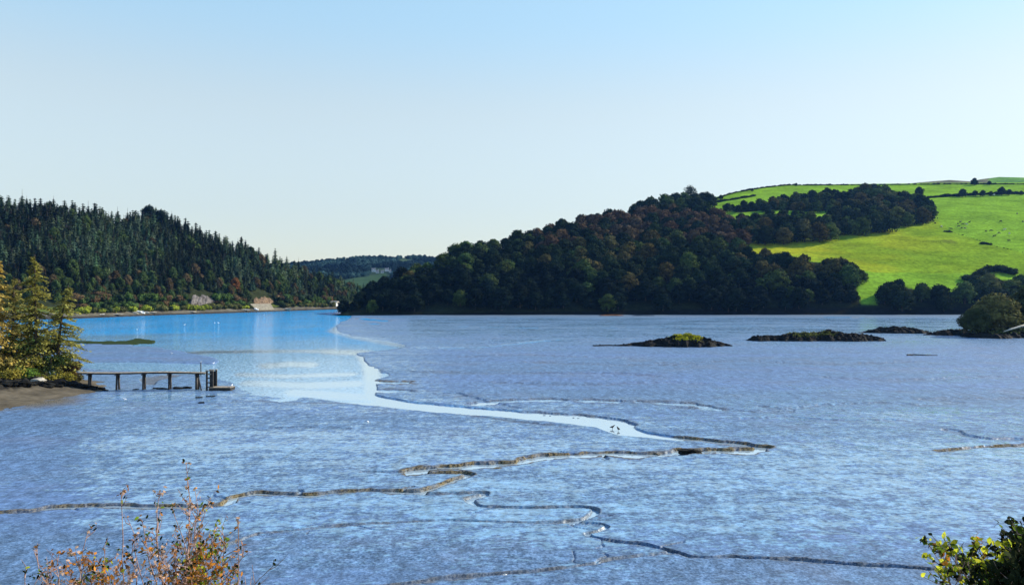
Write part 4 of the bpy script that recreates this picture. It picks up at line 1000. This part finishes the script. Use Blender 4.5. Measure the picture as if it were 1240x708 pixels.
def log():
    a = Vector(W(1215, 401.5, 229)); b = Vector(W(1240, 393.5, 232)); m = MB(); m.tube([a, a.lerp(b, .4) + Vector((0, 0, .05)), a.lerp(b, .8), b + (b - a) * .15], [.10, .26, .30, .2], 9)
    o = m.build('driftwood_log', M_PALE, None, True); tag(o, 'pale bleached log propped on the dark rocks at the right edge', 'log')
log()
# seaweed line and pole on the far shore
M_RUST = simple('rusty_weed', (.24, .085, .03), (.10, .05, .025), .7, .9, .2)
boulder('weed_ridge', (*G(739, 382.3), .2), (6, 3, .9), M_RUST, 'thin rust coloured weed bank at the foot of the headland', 'seaweed', 61)
boulder('weed_ridge', (*G(779, 382.3), .1), (5.5, 3, .5), M_ROCK, 'thin dark weed bank right of the rust coloured one', 'seaweed', 62)

# ================================================================== LEFT POINT
PT = [(-63, 88), (-61.5, 100), (-60, 110), (-66, 119), (-76, 128), (-105, 146), (-230, 160), (-230, 60), (-85, 62)]
def point_h(X, Y):
    ins = inpoly(X, Y, PT); d = segdist(X, Y, PT + [PT[0]]); d = np.where(ins, d, -d)
    d = d + (fbm(X / 3, Y / 3, 6, 4) - .5) * 2.2
    z = np.interp(d, [-6, 0, 5, 8, 11, 30, 80], [-.5, .0, .75, 1.3, 2.3, 3.4, 9])
    rock = sstep(5.5, 8, d) * sstep(12.5, 10, d)
    return z + (np.abs(fbm(X / 1.3, Y / .8, 16, 4) - .5) * 1.8) * rock + (fbm(X / .8, Y / .8, 26, 3) - .5) * .12, d, rock
def point():
    xs = np.concatenate([np.linspace(-230, -100, 40)[:-1], np.linspace(-100, -52, 200)]); ys = np.concatenate([np.linspace(60, 84, 30)[:-1], np.linspace(84, 132, 200), np.linspace(133, 165, 25)])
    X, Y = np.meshgrid(xs, ys); Z, d, rock = point_h(X, Y)
    c = np.zeros(X.shape + (3,)); c[:] = (.125, .105, .075); c[d > 11] = (.10, .11, .025); r = rock[..., None]
    c = c * (1 - r) + np.array([.028, .026, .022]) * r
    me = make_mesh('shore_point', np.stack([X, Y, Z], -1).reshape(-1, 3), grid_faces(*X.shape), M_FIELD, dict(tint=c.reshape(-1, 3)), True)
    tag(link('shore_point', me), 'muddy and rocky point under the larches on the left', None, None, 'structure')
point()
def ph(X, Y): return float(point_h(np.array([X], float), np.array([Y], float))[0][0])
def larch(px, Y, top, spread, seed, col, label, lean=0.):
    g = np.random.default_rng(seed); X = (px - CX) / F * Y; z0 = ph(X, Y); Ht = H - (top - HY) / F * Y - z0
    e = empty('larch_tree', (X, Y, z0)); tag(e, label, 'tree'); tm = MB(); br = MB()
    ctr = lambda u: np.array([lean * u * u, math.sin(u * 4 + seed) * .15, Ht * u])
    tm.tube([ctr(u) + (0, 0, -.5 if u == 0 else 0) for u in np.linspace(0, 1, 9)], np.linspace(.34, .03, 9), 8); tm.build('trunk', M_BARK, e, True)
    P = []; Nn = []; S = []; A = []
    for i in range(int(Ht * 6.0)):
        u = .12 + .86 * (i + g.random()) / (Ht * 6.0); a = g.random() * 6.283; L = spread * (1 - u) ** .8 * g.uniform(.45, 1.15) + .35
        d = np.array([math.cos(a), math.sin(a), 0]); c0 = ctr(u); pts = []
        for f in np.linspace(0, 1, 5): pts.append(c0 + d * L * f + np.array([0, 0, .10 * L * f - .34 * L * f * f]))
        br.tube(pts, np.linspace(.05, .012, 5) * (1.3 - u), 4, cap=False); side = np.cross(d, [0, 0, 1])
        for q in range(int(L * 27) + 7):
            f = g.uniform(.15, 1.04); p = c0 + d * L * f + np.array([0, 0, .10 * L * f - .34 * L * f * f]) + side * g.normal() * .30 * L * f * .8 + np.array([0, 0, -abs(g.normal()) * .16])
            P.append(p); Nn.append(np.array([g.normal() * .5, g.normal() * .5, 1.0])); S.append(g.uniform(.20, .42)); A.append(d + side * g.normal() * .8 + [0, 0, -.5])
    v, q = leafquads(np.array(P), np.array(Nn), np.array(S), g, 1.4, np.array(A)); br.build('branches', M_BARK, e)
    c = link('crown', make_mesh('larch_crown', v, [q], M_NEEDLE), e); c.color = (*col, 1); return e
larch(43, 113, 308, 4.9, 1, (.29, .27, .065), 'tall larch with bare upper trunk, second from the left edge')
larch(-3, 111, 312, 4.8, 2, (.42, .31, .08), 'golden larch cut off by the left edge')
larch(70, 115, 345, 4.8, 3, (.24, .23, .06), 'shorter leaning larch nearest the jetty', 1.6)
larch(16, 117, 335, 4.0, 4, (.24, .22, .06), 'olive larch standing between the two tallest ones')
larch(-45, 118, 318, 5.0, 5, (.18, .16, .05), 'larch just outside the left edge')
def near_bush(px, Y, w_, h_, col, label, seed, n=1500, size=.28):
    g = np.random.default_rng(seed); X = (px - CX) / F * Y; z = ph(X, Y); e = empty('bush', (X, Y, z - .1)); tag(e, label, 'bush')
    V = []; Q = []; k = 0
    for j in range(9):
        c = np.array([g.uniform(-.6, .6) * w_, g.uniform(-.5, .5) * w_, g.uniform(.2, .75) * h_]); r = w_ * g.uniform(.25, .45)
        d = g.normal(size=(n // 9, 3)); d /= np.linalg.norm(d, axis=1, keepdims=True); p = c + d * r * g.uniform(.4, 1.15, (len(d), 1)); p[:, 2] = np.abs(p[:, 2])
        v, q = leafquads(p, d + g.normal(size=d.shape) * .6, size * g.uniform(.6, 1.3, len(d)), g); V.append(v); Q.append(q + k); k += len(v)
    c = link('crown', make_mesh('bush_crown', np.vstack(V), [np.vstack(Q)], M_NEEDLE), e); c.color = (*col, 1)
    m = MB()
    for j in range(6): a = j * 1.05; m.tube([(0, 0, -.2), (math.cos(a) * w_ * .25, math.sin(a) * w_ * .25, h_ * .4), (math.cos(a) * w_ * .45, math.sin(a) * w_ * .45, h_ * .8)], [.07, .05, .02], 5)
    m.build('stems', M_BARK, e)
for i, a in enumerate([(46, 108, 2.3, 3.0, (.22, .22, .03), 'rounded yellow bush in front of the tall larch'), (18, 106, 2.4, 2.2, (.09, .15, .03), 'green bush left of the rounded yellow one'),
                       (30, 112, 4.0, 7.5, (.045, .08, .022), 'dark green bush under the tall larch'), (62, 112, 3.4, 5.0, (.04, .065, .02), 'dark bush between the yellow bush and the rocks'),
                       (85, 111, 2.0, 3.6, (.15, .095, .04), 'brown bush at the end of the point beside the jetty'), (4, 104, 1.8, 3.2, (.20, .17, .05), 'straw coloured bush at the left edge'),
                       (77, 108, 2.2, 1.3, (.19, .17, .03), 'low yellow brown bush on the rocks near the jetty'), (33, 103, 2.0, 1.1, (.10, .17, .03), 'low bright green plants above the beach rocks'),
                       (10, 101, 2.2, 1.0, (.26, .22, .04), 'low golden bracken above the beach at the left edge'), (52, 119, 3.0, 8.0, (.05, .09, .025), 'tall green bush behind the two larches'),
                       (24, 121, 3.2, 9.0, (.06, .11, .025), 'tall bright green bush behind the olive larch'), (78, 118, 2.2, 5.0, (.07, .075, .03), 'olive bush under the leaning larch'),
                       (92, 110, 1.2, 1.2, (.09, .08, .03), 'last small bush before the jetty'), (58, 105, 1.8, .9, (.24, .21, .04), 'low golden plants beside the pale rock')]):
    near_bush(a[0], a[1] + (5 if a[1] < 112 else 1), a[2], a[3], a[4], a[5], 800 + i)
def phit(px, py):
    Y = np.linspace(86, 135, 600); X = (px - CX) / F * Y; q = HY - (point_h(X, Y)[0] - H) * F / Y
    q = np.minimum.accumulate(q); i = int(np.argmax(q <= py)) if (q <= py).any() else 599
    return float(X[i]), float(Y[i])
g_ = np.random.default_rng(77)
for k in range(34):
    x = g_.uniform(-4, 130); y = 464 + (x > 60) * (x - 60) * .10 + g_.normal() * 2.4; X, Y = phit(x, y); sz = g_.uniform(.35, 1.0) * (1 if x < 100 else .6)
    boulder('rock', (X, Y, ph(X, Y) + .05), (sz, sz * .8, sz * .7), M_ROCK, '%s dark rock on the point, %s' % ('large' if sz > .7 else 'small', 'below the bushes' if x < 50 else ('between bushes and jetty' if x < 92 else 'under the jetty')), 'rock', 400 + k, 'dark rocks along the point')
for i, (x, y, s, mt, lab) in enumerate([(46, 461, 1.0, M_PALE, 'pale rock slab below the yellow bush'), (70, 465, 1.3, M_ROCK, 'large dark rock under the brown bush'), (88, 467, 1.2, M_ROCK, 'dark rock at the landward end of the jetty'),
        (102, 469, .8, M_ROCK, 'dark rock under the first jetty span'), (112, 470, .6, M_ROCK, 'small rock beside the first jetty post'), (28, 466, 1.1, M_ROCK, 'dark rock below the green bush'), (12, 465, .9, M_ROCK, 'dark rock at the left edge of the beach'),
        (58, 468, .9, M_ROCK, 'weedy rock low on the beach below the pale slab'), (122, 471, .5, M_ROCK, 'outermost small rock of the point')]):
    X, Y = phit(x, y); boulder('rock', (X, Y, ph(X, Y) + .1), (s, s, s * .75), mt, lab, 'rock', 40 + i)

# ================================================================== JETTY
def jetty():
    Y0 = 110.; xa, xb = (96 - CX) / F * Y0, (250 - CX) / F * Y0
    e = empty('jetty', ((xa + xb) / 2, Y0, 0)); tag(e, 'narrow wooden jetty on thin posts reaching out from the point', 'jetty'); ox = (xa + xb) / 2
    def zf(x): return 2.62 - .06 * math.sin((x - xa) / (xb - xa) * 7)
    m = MB(); n = 92
    for i in range(n):
        x0 = xa + (xb - xa) * i / n; w_ = (xb - xa) / n * .86; z = zf(x0) + gr.uniform(-.012, .012); m.box(x0 - ox, x0 + w_ - ox, -.62, .62, z - .05, z)
    m.build('deck', M_WOOD, e)
    for s in (-.5, .5):
        m = MB(); m.tube([(x - ox, s, zf(x) - .15) for x in np.linspace(xa, xb, 20)], .09, 4); m.build('beam', M_POST, e)
    for k, x in enumerate([109, 142.7, 174.5, 205.7, 239]):
        X = (x - CX) / F * Y0 - ox
        for s in (-.26, .26):
            r = .14 if k < 4 else .2; m = MB(); m.tube([(X + s * .3 * (k == 1), s * 1.1, -1.2), (X, s, zf(X + ox) - .22)], [r * 1.15, r], 8); m.build('post', M_POST, e, True)
        m = MB(); m.box(X - .08, X + .08, -.8, .8, zf(X + ox) - .40, zf(X + ox) - .26); m.build('cross_beam', M_POST, e)
    X = (241 - CX) / F * Y0 - ox
    m = MB(); m.tube([(X + .1, -.62, 2.3), (X + .75, -.66, -.6)], .1, 6); m.build('brace', M_POST, e)
    m = MB(); m.tube([(X, .66, 2.0), (X, .66, 3.95)], .075, 7); m.build('mooring_pole', M_POST, e, True)
    # ladder crib at the seaward end
    X0, X1 = (252 - CX) / F * Y0 - ox, (260.5 - CX) / F * Y0 - ox
    for x in (X0 + .1, X1 - .1):
        for s in (-.7, .7): m = MB(); m.box(x - .11, x + .11, s - .11, s + .11, -1, 2.86); m.build('crib_post', M_POST, e)
    for z in (.5, 1.15, 1.8, 2.4):
        m = MB(); m.box(X0 + .215, X1 - .215, -.74, -.62, z - .08, z + .08); m.build('rung', M_WOOD if z > 2 else M_POST, e)
    m = MB(); m.box(X0 + .02, X1 - .02, .82, .88, 0, 2.7); m.build('back_board', M_POST, e)
    for s, z in ((-.7, 2.87), (.7, 2.87)): m = MB(); m.box(X0 - .05, X1 + .05, s - .14, s + .14, z, z + .1); m.build('cap_rail', M_WOOD, e)
    # low landing stage
    st = empty('landing_stage', ((269.5 - CX) / F * Y0, Y0 - .2, 0)); tag(st, 'low plank landing stage lying on the mud at the jetty head', 'platform'); L = (283 - 257) / F * Y0 / 2
    m = MB()
    for i in range(16): x = -L + 2 * L * i / 16; m.box(x, x + 2 * L / 16 * .9, -.9, .9, .42, .48)
    m.build('deck', M_WOOD, st); m = MB(); m.box(-L, L, -.88, -.7, .02, .417); m.box(-L, L, .7, .88, .02, .417); m.build('side_beam', M_POST, st)
    for x in (-L + .15, L - .15): m = MB(); m.box(x - .12, x + .12, -.69, .69, -.3, .41); m.build('bearer', M_POST, st)
jetty()
for i, (x, y, s, lab) in enumerate([(244, 488.3, .42, 'rounded black stone on the mud in front of the jetty head'), (188, 471, .5, 'low dark rock left of the third jetty post'), (196, 471.5, .7, 'long dark rock right of the third jetty post'),
        (216, 471, .8, 'dark rock between the last jetty posts'), (226, 470.5, .7, 'dark rock touching the one between the last jetty posts'), (165, 472, .35, 'small dark stone left of the third post'), (836, 547.5, .9, 'dark clod of mud on the bend of the largest creek')]):
    X, Y = G(x, y); boulder('stone', (X, Y, .08), (s, s * .7, s * .55), M_ROCK, lab, 'stone', 70 + i)
for (x, y, L, rz, lab) in [(241, 481.8, .9, .1, 'short dark plank lying on the mud before the jetty head'), (255, 480.5, 1.2, .15, 'longer dark plank right of the short one')]:
    X, Y = G(x, y); m = MB(); m.box(-L / 2, L / 2, -.14, .14, 0, .12); o = m.build('plank', M_POST, None, False, (X, Y, .06)); o.rotation_euler.z = rz; tag(o, lab, 'plank')
m = MB(); X0, Y0 = G(1107, 430.5); m.tube([(-1.6, 0, .1), (0, .2, .25), (2.4, -.2, .15), (5.4, .1, .1)], [.28, .16, .12, .08], 6); tag(m.build('driftwood_log', M_POST, None, False, (X0, Y0, 0)), 'dark stranded branch on the open mud right of the islets', 'log')

# ================================================================== BIRDS
M_GULL = simple('gull_white', (.85, .85, .85), (.72, .74, .78), 6, .6, .3); M_WADER = simple('wader_dark', (.035, .03, .028), (.06, .05, .045), 8, .7, .2)
M_SHELL = simple('white_shell', (.8, .8, .76), (.6, .6, .55), 9, .6, .3)
def bird_mesh(name, mat): return skin_mesh(name, [(0, 0, .22), (.10, 0, .26), (.17, 0, .34), (.22, 0, .37), (.29, 0, .365), (-.12, 0, .21), (-.28, 0, .19), (.01, .04, .12), (.01, .04, 0), (.01, -.04, .12), (.01, -.04, 0), (-.08, .06, .24), (-.08, -.06, .24)],
        [(0, 1), (1, 2), (2, 3), (3, 4), (0, 5), (5, 6), (0, 7), (7, 8), (0, 9), (9, 10), (0, 11), (0, 12)], [(.09, .085), .075, .045, .042, .01, .06, .022, .014, .01, .014, .01, .05, .05], mat)
GULL = bird_mesh('gull', M_GULL); WADER = bird_mesh('wading_bird', M_WADER)
for i, (x, y, z, s, lab) in enumerate([(240.8, 449, None, 1.2, 'white gull perched on the mooring pole of the jetty'), (281.5, 470, .48, 1.7, 'white gull standing on the end of the landing stage'), (151, 485.5, .05, 1.6, 'white gull on the mud left in front of the jetty'),
        (166, 399.6, -.14, 3.0, 'white gull on the water above the green weed bank'), (223.5, 393.8, -.14, 3.0, 'white gull floating below the yellow shore bushes'), (260, 391.5, -.14, 3.0, 'left gull of the floating pair'),
        (264.5, 391.5, -.14, 3.0, 'right gull of the floating pair'), (320, 381.8, -.14, 4.2, 'white gull on the water in front of the sea wall'), (258.5, 440.8, -.05, 1.8, 'gull at the right tip of the purple mud bank'),
        (208, 429.5, .1, 2.0, 'white gull resting in the middle of the purple mud bank'), (445.5, 513, .05, 1.4, 'single white gull on the open mud below the channel bend')]):
    if i == 0: loc = ((241 - CX) / F * 110, 110.66, 3.95)
    elif i == 1: loc = ((281.5 - CX) / F * 110, 109.8, .48)
    else: X, Y = G(x, y); loc = (X, Y, z)
    tag(link('gull', GULL, None, loc, i * 1.7, (s * .62,) * 3), lab, 'bird', 'gulls on the estuary')
for x, y, rz, lab in [(741.5, 517.5, .3, 'upper dark wading bird standing in the silver channel'), (748.8, 519.6, 2, 'lower dark wading bird standing in the silver channel')]:
    X, Y = G(x, y); tag(link('wading_bird', WADER, None, (X, Y, -.17), rz, (1.15,) * 3), lab, 'bird', 'waders in the silver channel')
X, Y = G(611.5, 697.5); boulder('shell', (X, Y, .06), (.11, .11, .11), M_SHELL, 'small white shell on the mud near the bottom edge', 'shell', 91)

# ================================================================== NEAR SHRUBS
LEAFC = {'g': (.13, .20, .025), 'y': (.50, .52, .04), 'o': (.60, .24, .04), 'd': (.025, .032, .015), 'b': (.26, .12, .05), 'p': (.60, .40, .28)}
def leaf_cloud(g, pts, sizes, kinds):
    V = []; Q = []; cc = []; k = 0
    c = np.array(pts); n = len(c); s = np.array(sizes)[:, None]; nr = g.normal(size=(n, 3)) + [0, -.35, .5]; nr /= np.linalg.norm(nr, axis=1, keepdims=True)
    al = g.normal(size=(n, 3)); a = np.cross(nr, al); a /= np.linalg.norm(a, axis=1, keepdims=True); b = np.cross(a, nr)
    rows = [c - b * s * .5, c - b * s * .15 + a * s * .27 + nr * s * .07, c + b * s * .22 + a * s * .22 + nr * s * .06, c + b * s * .55, c + b * s * .22 - a * s * .22 + nr * s * .06, c - b * s * .15 - a * s * .27 + nr * s * .07]
    V = np.stack(rows, 1).reshape(-1, 3); i = np.arange(n)[:, None] * 6
    T = np.concatenate([i + [0, 1, 5], ], 0); Qd = np.concatenate([i + [1, 2, 4, 5]], 0); T2 = i + [2, 3, 4]
    cols = np.array([LEAFC[q] for q in kinds]) * g.uniform(.7, 1.3, (n, 1)); return V, [Qd, np.vstack([T, T2])], np.repeat(cols, 6, 0)
def near_shrub(base, tips, seed, label, palette, dens, Y, lsize=(.022, .05), twig=1.4, name='shrub'):
    g = np.random.default_rng(seed); e = empty(name, base); tag(e, label, 'shrub'); B = np.array(base); mb = MB(); P = []; S = []; K = []
    for (tx, ty, r0, dn, pal) in tips:
        Yt = Y + g.uniform(-.5, .5); T = np.array(W(tx, ty, Yt)) - B; L = np.linalg.norm(T); side = g.normal(size=3) * .06 * L
        start = np.array([g.normal() * .12, g.normal() * .12, -.15]); u = np.linspace(0, 1, 12)[:, None]
        pts = start + (T - start) * u + side * np.sin(u * np.pi) + g.normal(size=(12, 3)) * .008 * np.linspace(0, 1, 12)[:, None]
        mb.tube(pts, np.linspace(r0, .0014, 12) * twig, 5, cap=False)
        nb = int(dn * 17)
        for j in range(nb):
            f = g.uniform(.30, 1.0); i0 = min(int(f * 11), 10); p0 = pts[i0] + (pts[i0 + 1] - pts[i0]) * (f * 11 - i0); ax = T / L
            d = g.normal(size=3); d[2] = abs(d[2]) * .8; d -= ax * d.dot(ax) * .3; d = d / np.linalg.norm(d) * .8 + ax * .45; bl = g.uniform(.06, .30) * (1.35 - f)
            q = [p0, p0 + d * bl * .5 + g.normal(size=3) * .01, p0 + d * bl + np.array([0, 0, .02]) + g.normal(size=3) * .012]; mb.tube(q, np.array([.0026, .0018, .001]) * twig, 4, cap=False)
            for m_ in range(g.poisson(2.6 * dn) + (g.random() < .4)):
                t = g.uniform(.35, 1.02); P.append(q[0] + (q[2] - q[0]) * t + g.normal(size=3) * .012); S.append(g.uniform(*lsize)); K.append(pal[g.integers(len(pal))])
                if bl > .15 and g.random() < .35: mb.tube([P[-1], q[0] + (q[2] - q[0]) * t * .8], [.0007, .0012], 3, cap=False)
        for m_ in range(int(2 + 2 * dn)): P.append(pts[-1] + g.normal(size=3) * .014); S.append(g.uniform(*lsize)); K.append(pal[g.integers(len(pal))])
    mb.build('branches', M_TWIG, e)
    v, fs, cols = leaf_cloud(g, P, S, K); link('foliage', make_mesh('shrub_foliage', v, fs, M_LEAF, dict(tint=cols)), e)
    return e
sp = 'odbbppgd'; mixp = 'oobgpdyb'; dense = 'ooyogobd'
near_shrub((W(215, 800, 5.6)), [(226, 562, .008, 1.0, sp), (193, 596, .007, .9, sp), (147, 600, .007, .9, 'ypbbd'), (170, 628, .007, .9, sp), (260, 592, .006, .9, sp), (290, 628, .006, .7, 'bpp'), (240, 620, .007, 1.3, mixp), (205, 612, .006, 1.0, sp),
    (265, 628, .008, 1.3, 'ggybd'), (275, 655, .007, 1.3, 'ggdoy'), (332, 681, .005, .5, 'dbd'), (250, 650, .009, 2.2, dense), (262, 668, .009, 2.6, dense), (245, 675, .008, 2.6, dense), (285, 690, .007, 2.0, dense), (300, 668, .005, .6, sp),
    (215, 650, .007, 1.3, mixp), (185, 640, .007, 1.2, sp), (160, 655, .006, 1.1, sp), (225, 680, .007, 1.8, mixp), (200, 675, .006, 1.5, 'pobp'), (235, 590, .006, .8, sp), (180, 668, .006, 1.2, 'ppob'), (270, 640, .006, 1., mixp), (235, 690, .007, 2.2, dense), (265, 695, .007, 2.4, dense), (155, 625, .005, .7, sp)],
    21, 'leggy twiggy shrub with orange and green autumn leaves at the bottom left', '', 1, 5.6, (.018, .042))
near_shrub((W(110, 800, 5.2)), [(106, 642, .005, .7, 'bdp'), (40, 664, .006, .9, 'pbbd'), (30, 690, .005, .8, 'gyd'), (128, 678, .007, 1.6, 'gdyo'), (70, 672, .006, 1.0, 'pbo'), (92, 665, .006, 1.2, 'pob'), (85, 690, .007, 1.8, 'oopbd'), (112, 688, .008, 2.2, dense), (60, 695, .006, 1.4, 'bdgp'), (140, 694, .007, 1.8, 'popo'),
    (100, 700, .007, 2.2, dense), (45, 700, .005, 1., 'gdb'), (160, 700, .006, 1.5, 'pobp'), (128, 662, .005, .6, sp), (125, 696, .007, 2.2, dense)],
    22, 'smaller orange leaved shrub left of the leggy one at the bottom left corner', '', 1, 5.2, (.018, .040))
near_shrub((W(1225, 830, 4.6)), [(1124, 652, .006, 2.0, 'ygyd'), (1138, 662, .006, 1.8, 'yogd'), (1178, 672, .007, 2.0, 'yygd'), (1150, 655, .006, 1.4, 'ygyd'), (1160, 684, .007, 1.6, 'dddg'), (1182, 660, .007, 2.0, 'yyod'), (1185, 680, .007, 2.2, 'yygd'), (1218, 660, .007, 2.4, 'yygy'), (1210, 680, .007, 2.4, 'yygg'), (1200, 698, .007, 2.4, 'ygdd'), (1175, 700, .007, 1.8, 'dddg'), (1195, 690, .006, 2.0, 'dygd')],
    23, 'shrub with bright yellow green leaves at the bottom right', '', 1, 4.6, (.030, .056))
near_shrub((W(1260, 830, 4.2)), [(1240, 630, .008, 2.4, 'ddgd'), (1233, 650, .008, 3.5, 'dddd'), (1245, 655, .008, 3.5, 'dddd'), (1228, 680, .008, 4, 'dddd'), (1240, 680, .008, 4.5, 'dddd'), (1250, 690, .008, 4.5, 'dddd'), (1225, 700, .008, 4.5, 'dddd'), (1238, 700, .008, 4.5, 'dddd'), (1262, 640, .008, 3.5, 'dddg'), (1280, 670, .008, 3.5, 'ddgd'), (1228, 640, .006, 1.6, 'dgdd'), (1240, 665, .008, 4, 'dddd'), (1232, 690, .008, 4.5, 'dddd')],
    24, 'very dark dense shrub cut off by the right edge behind the bright leaves', '', 1, 4.2, (.032, .06))

# ================================================================== HAZE
def haze():
    m = bpy.data.materials.new('haze_air'); m.use_nodes = True; t = m.node_tree; t.nodes.remove(t.nodes['Principled BSDF'])
    pv = t.nodes.new('ShaderNodeVolumePrincipled'); pv.inputs['Color'].default_value = (.16, .42, 1, 1); pv.inputs['Density'].default_value = .000045; pv.inputs['Anisotropy'].default_value = .2
    t.links.new(pv.outputs[0], t.nodes['Material Output'].inputs['Volume'])
    mb = MB(); mb.box(-2700, 2700, -700, 2700, -2.7, 330); tag(mb.build('haze', m), 'thin bluish air over the estuary', None, None, 'stuff')
haze()
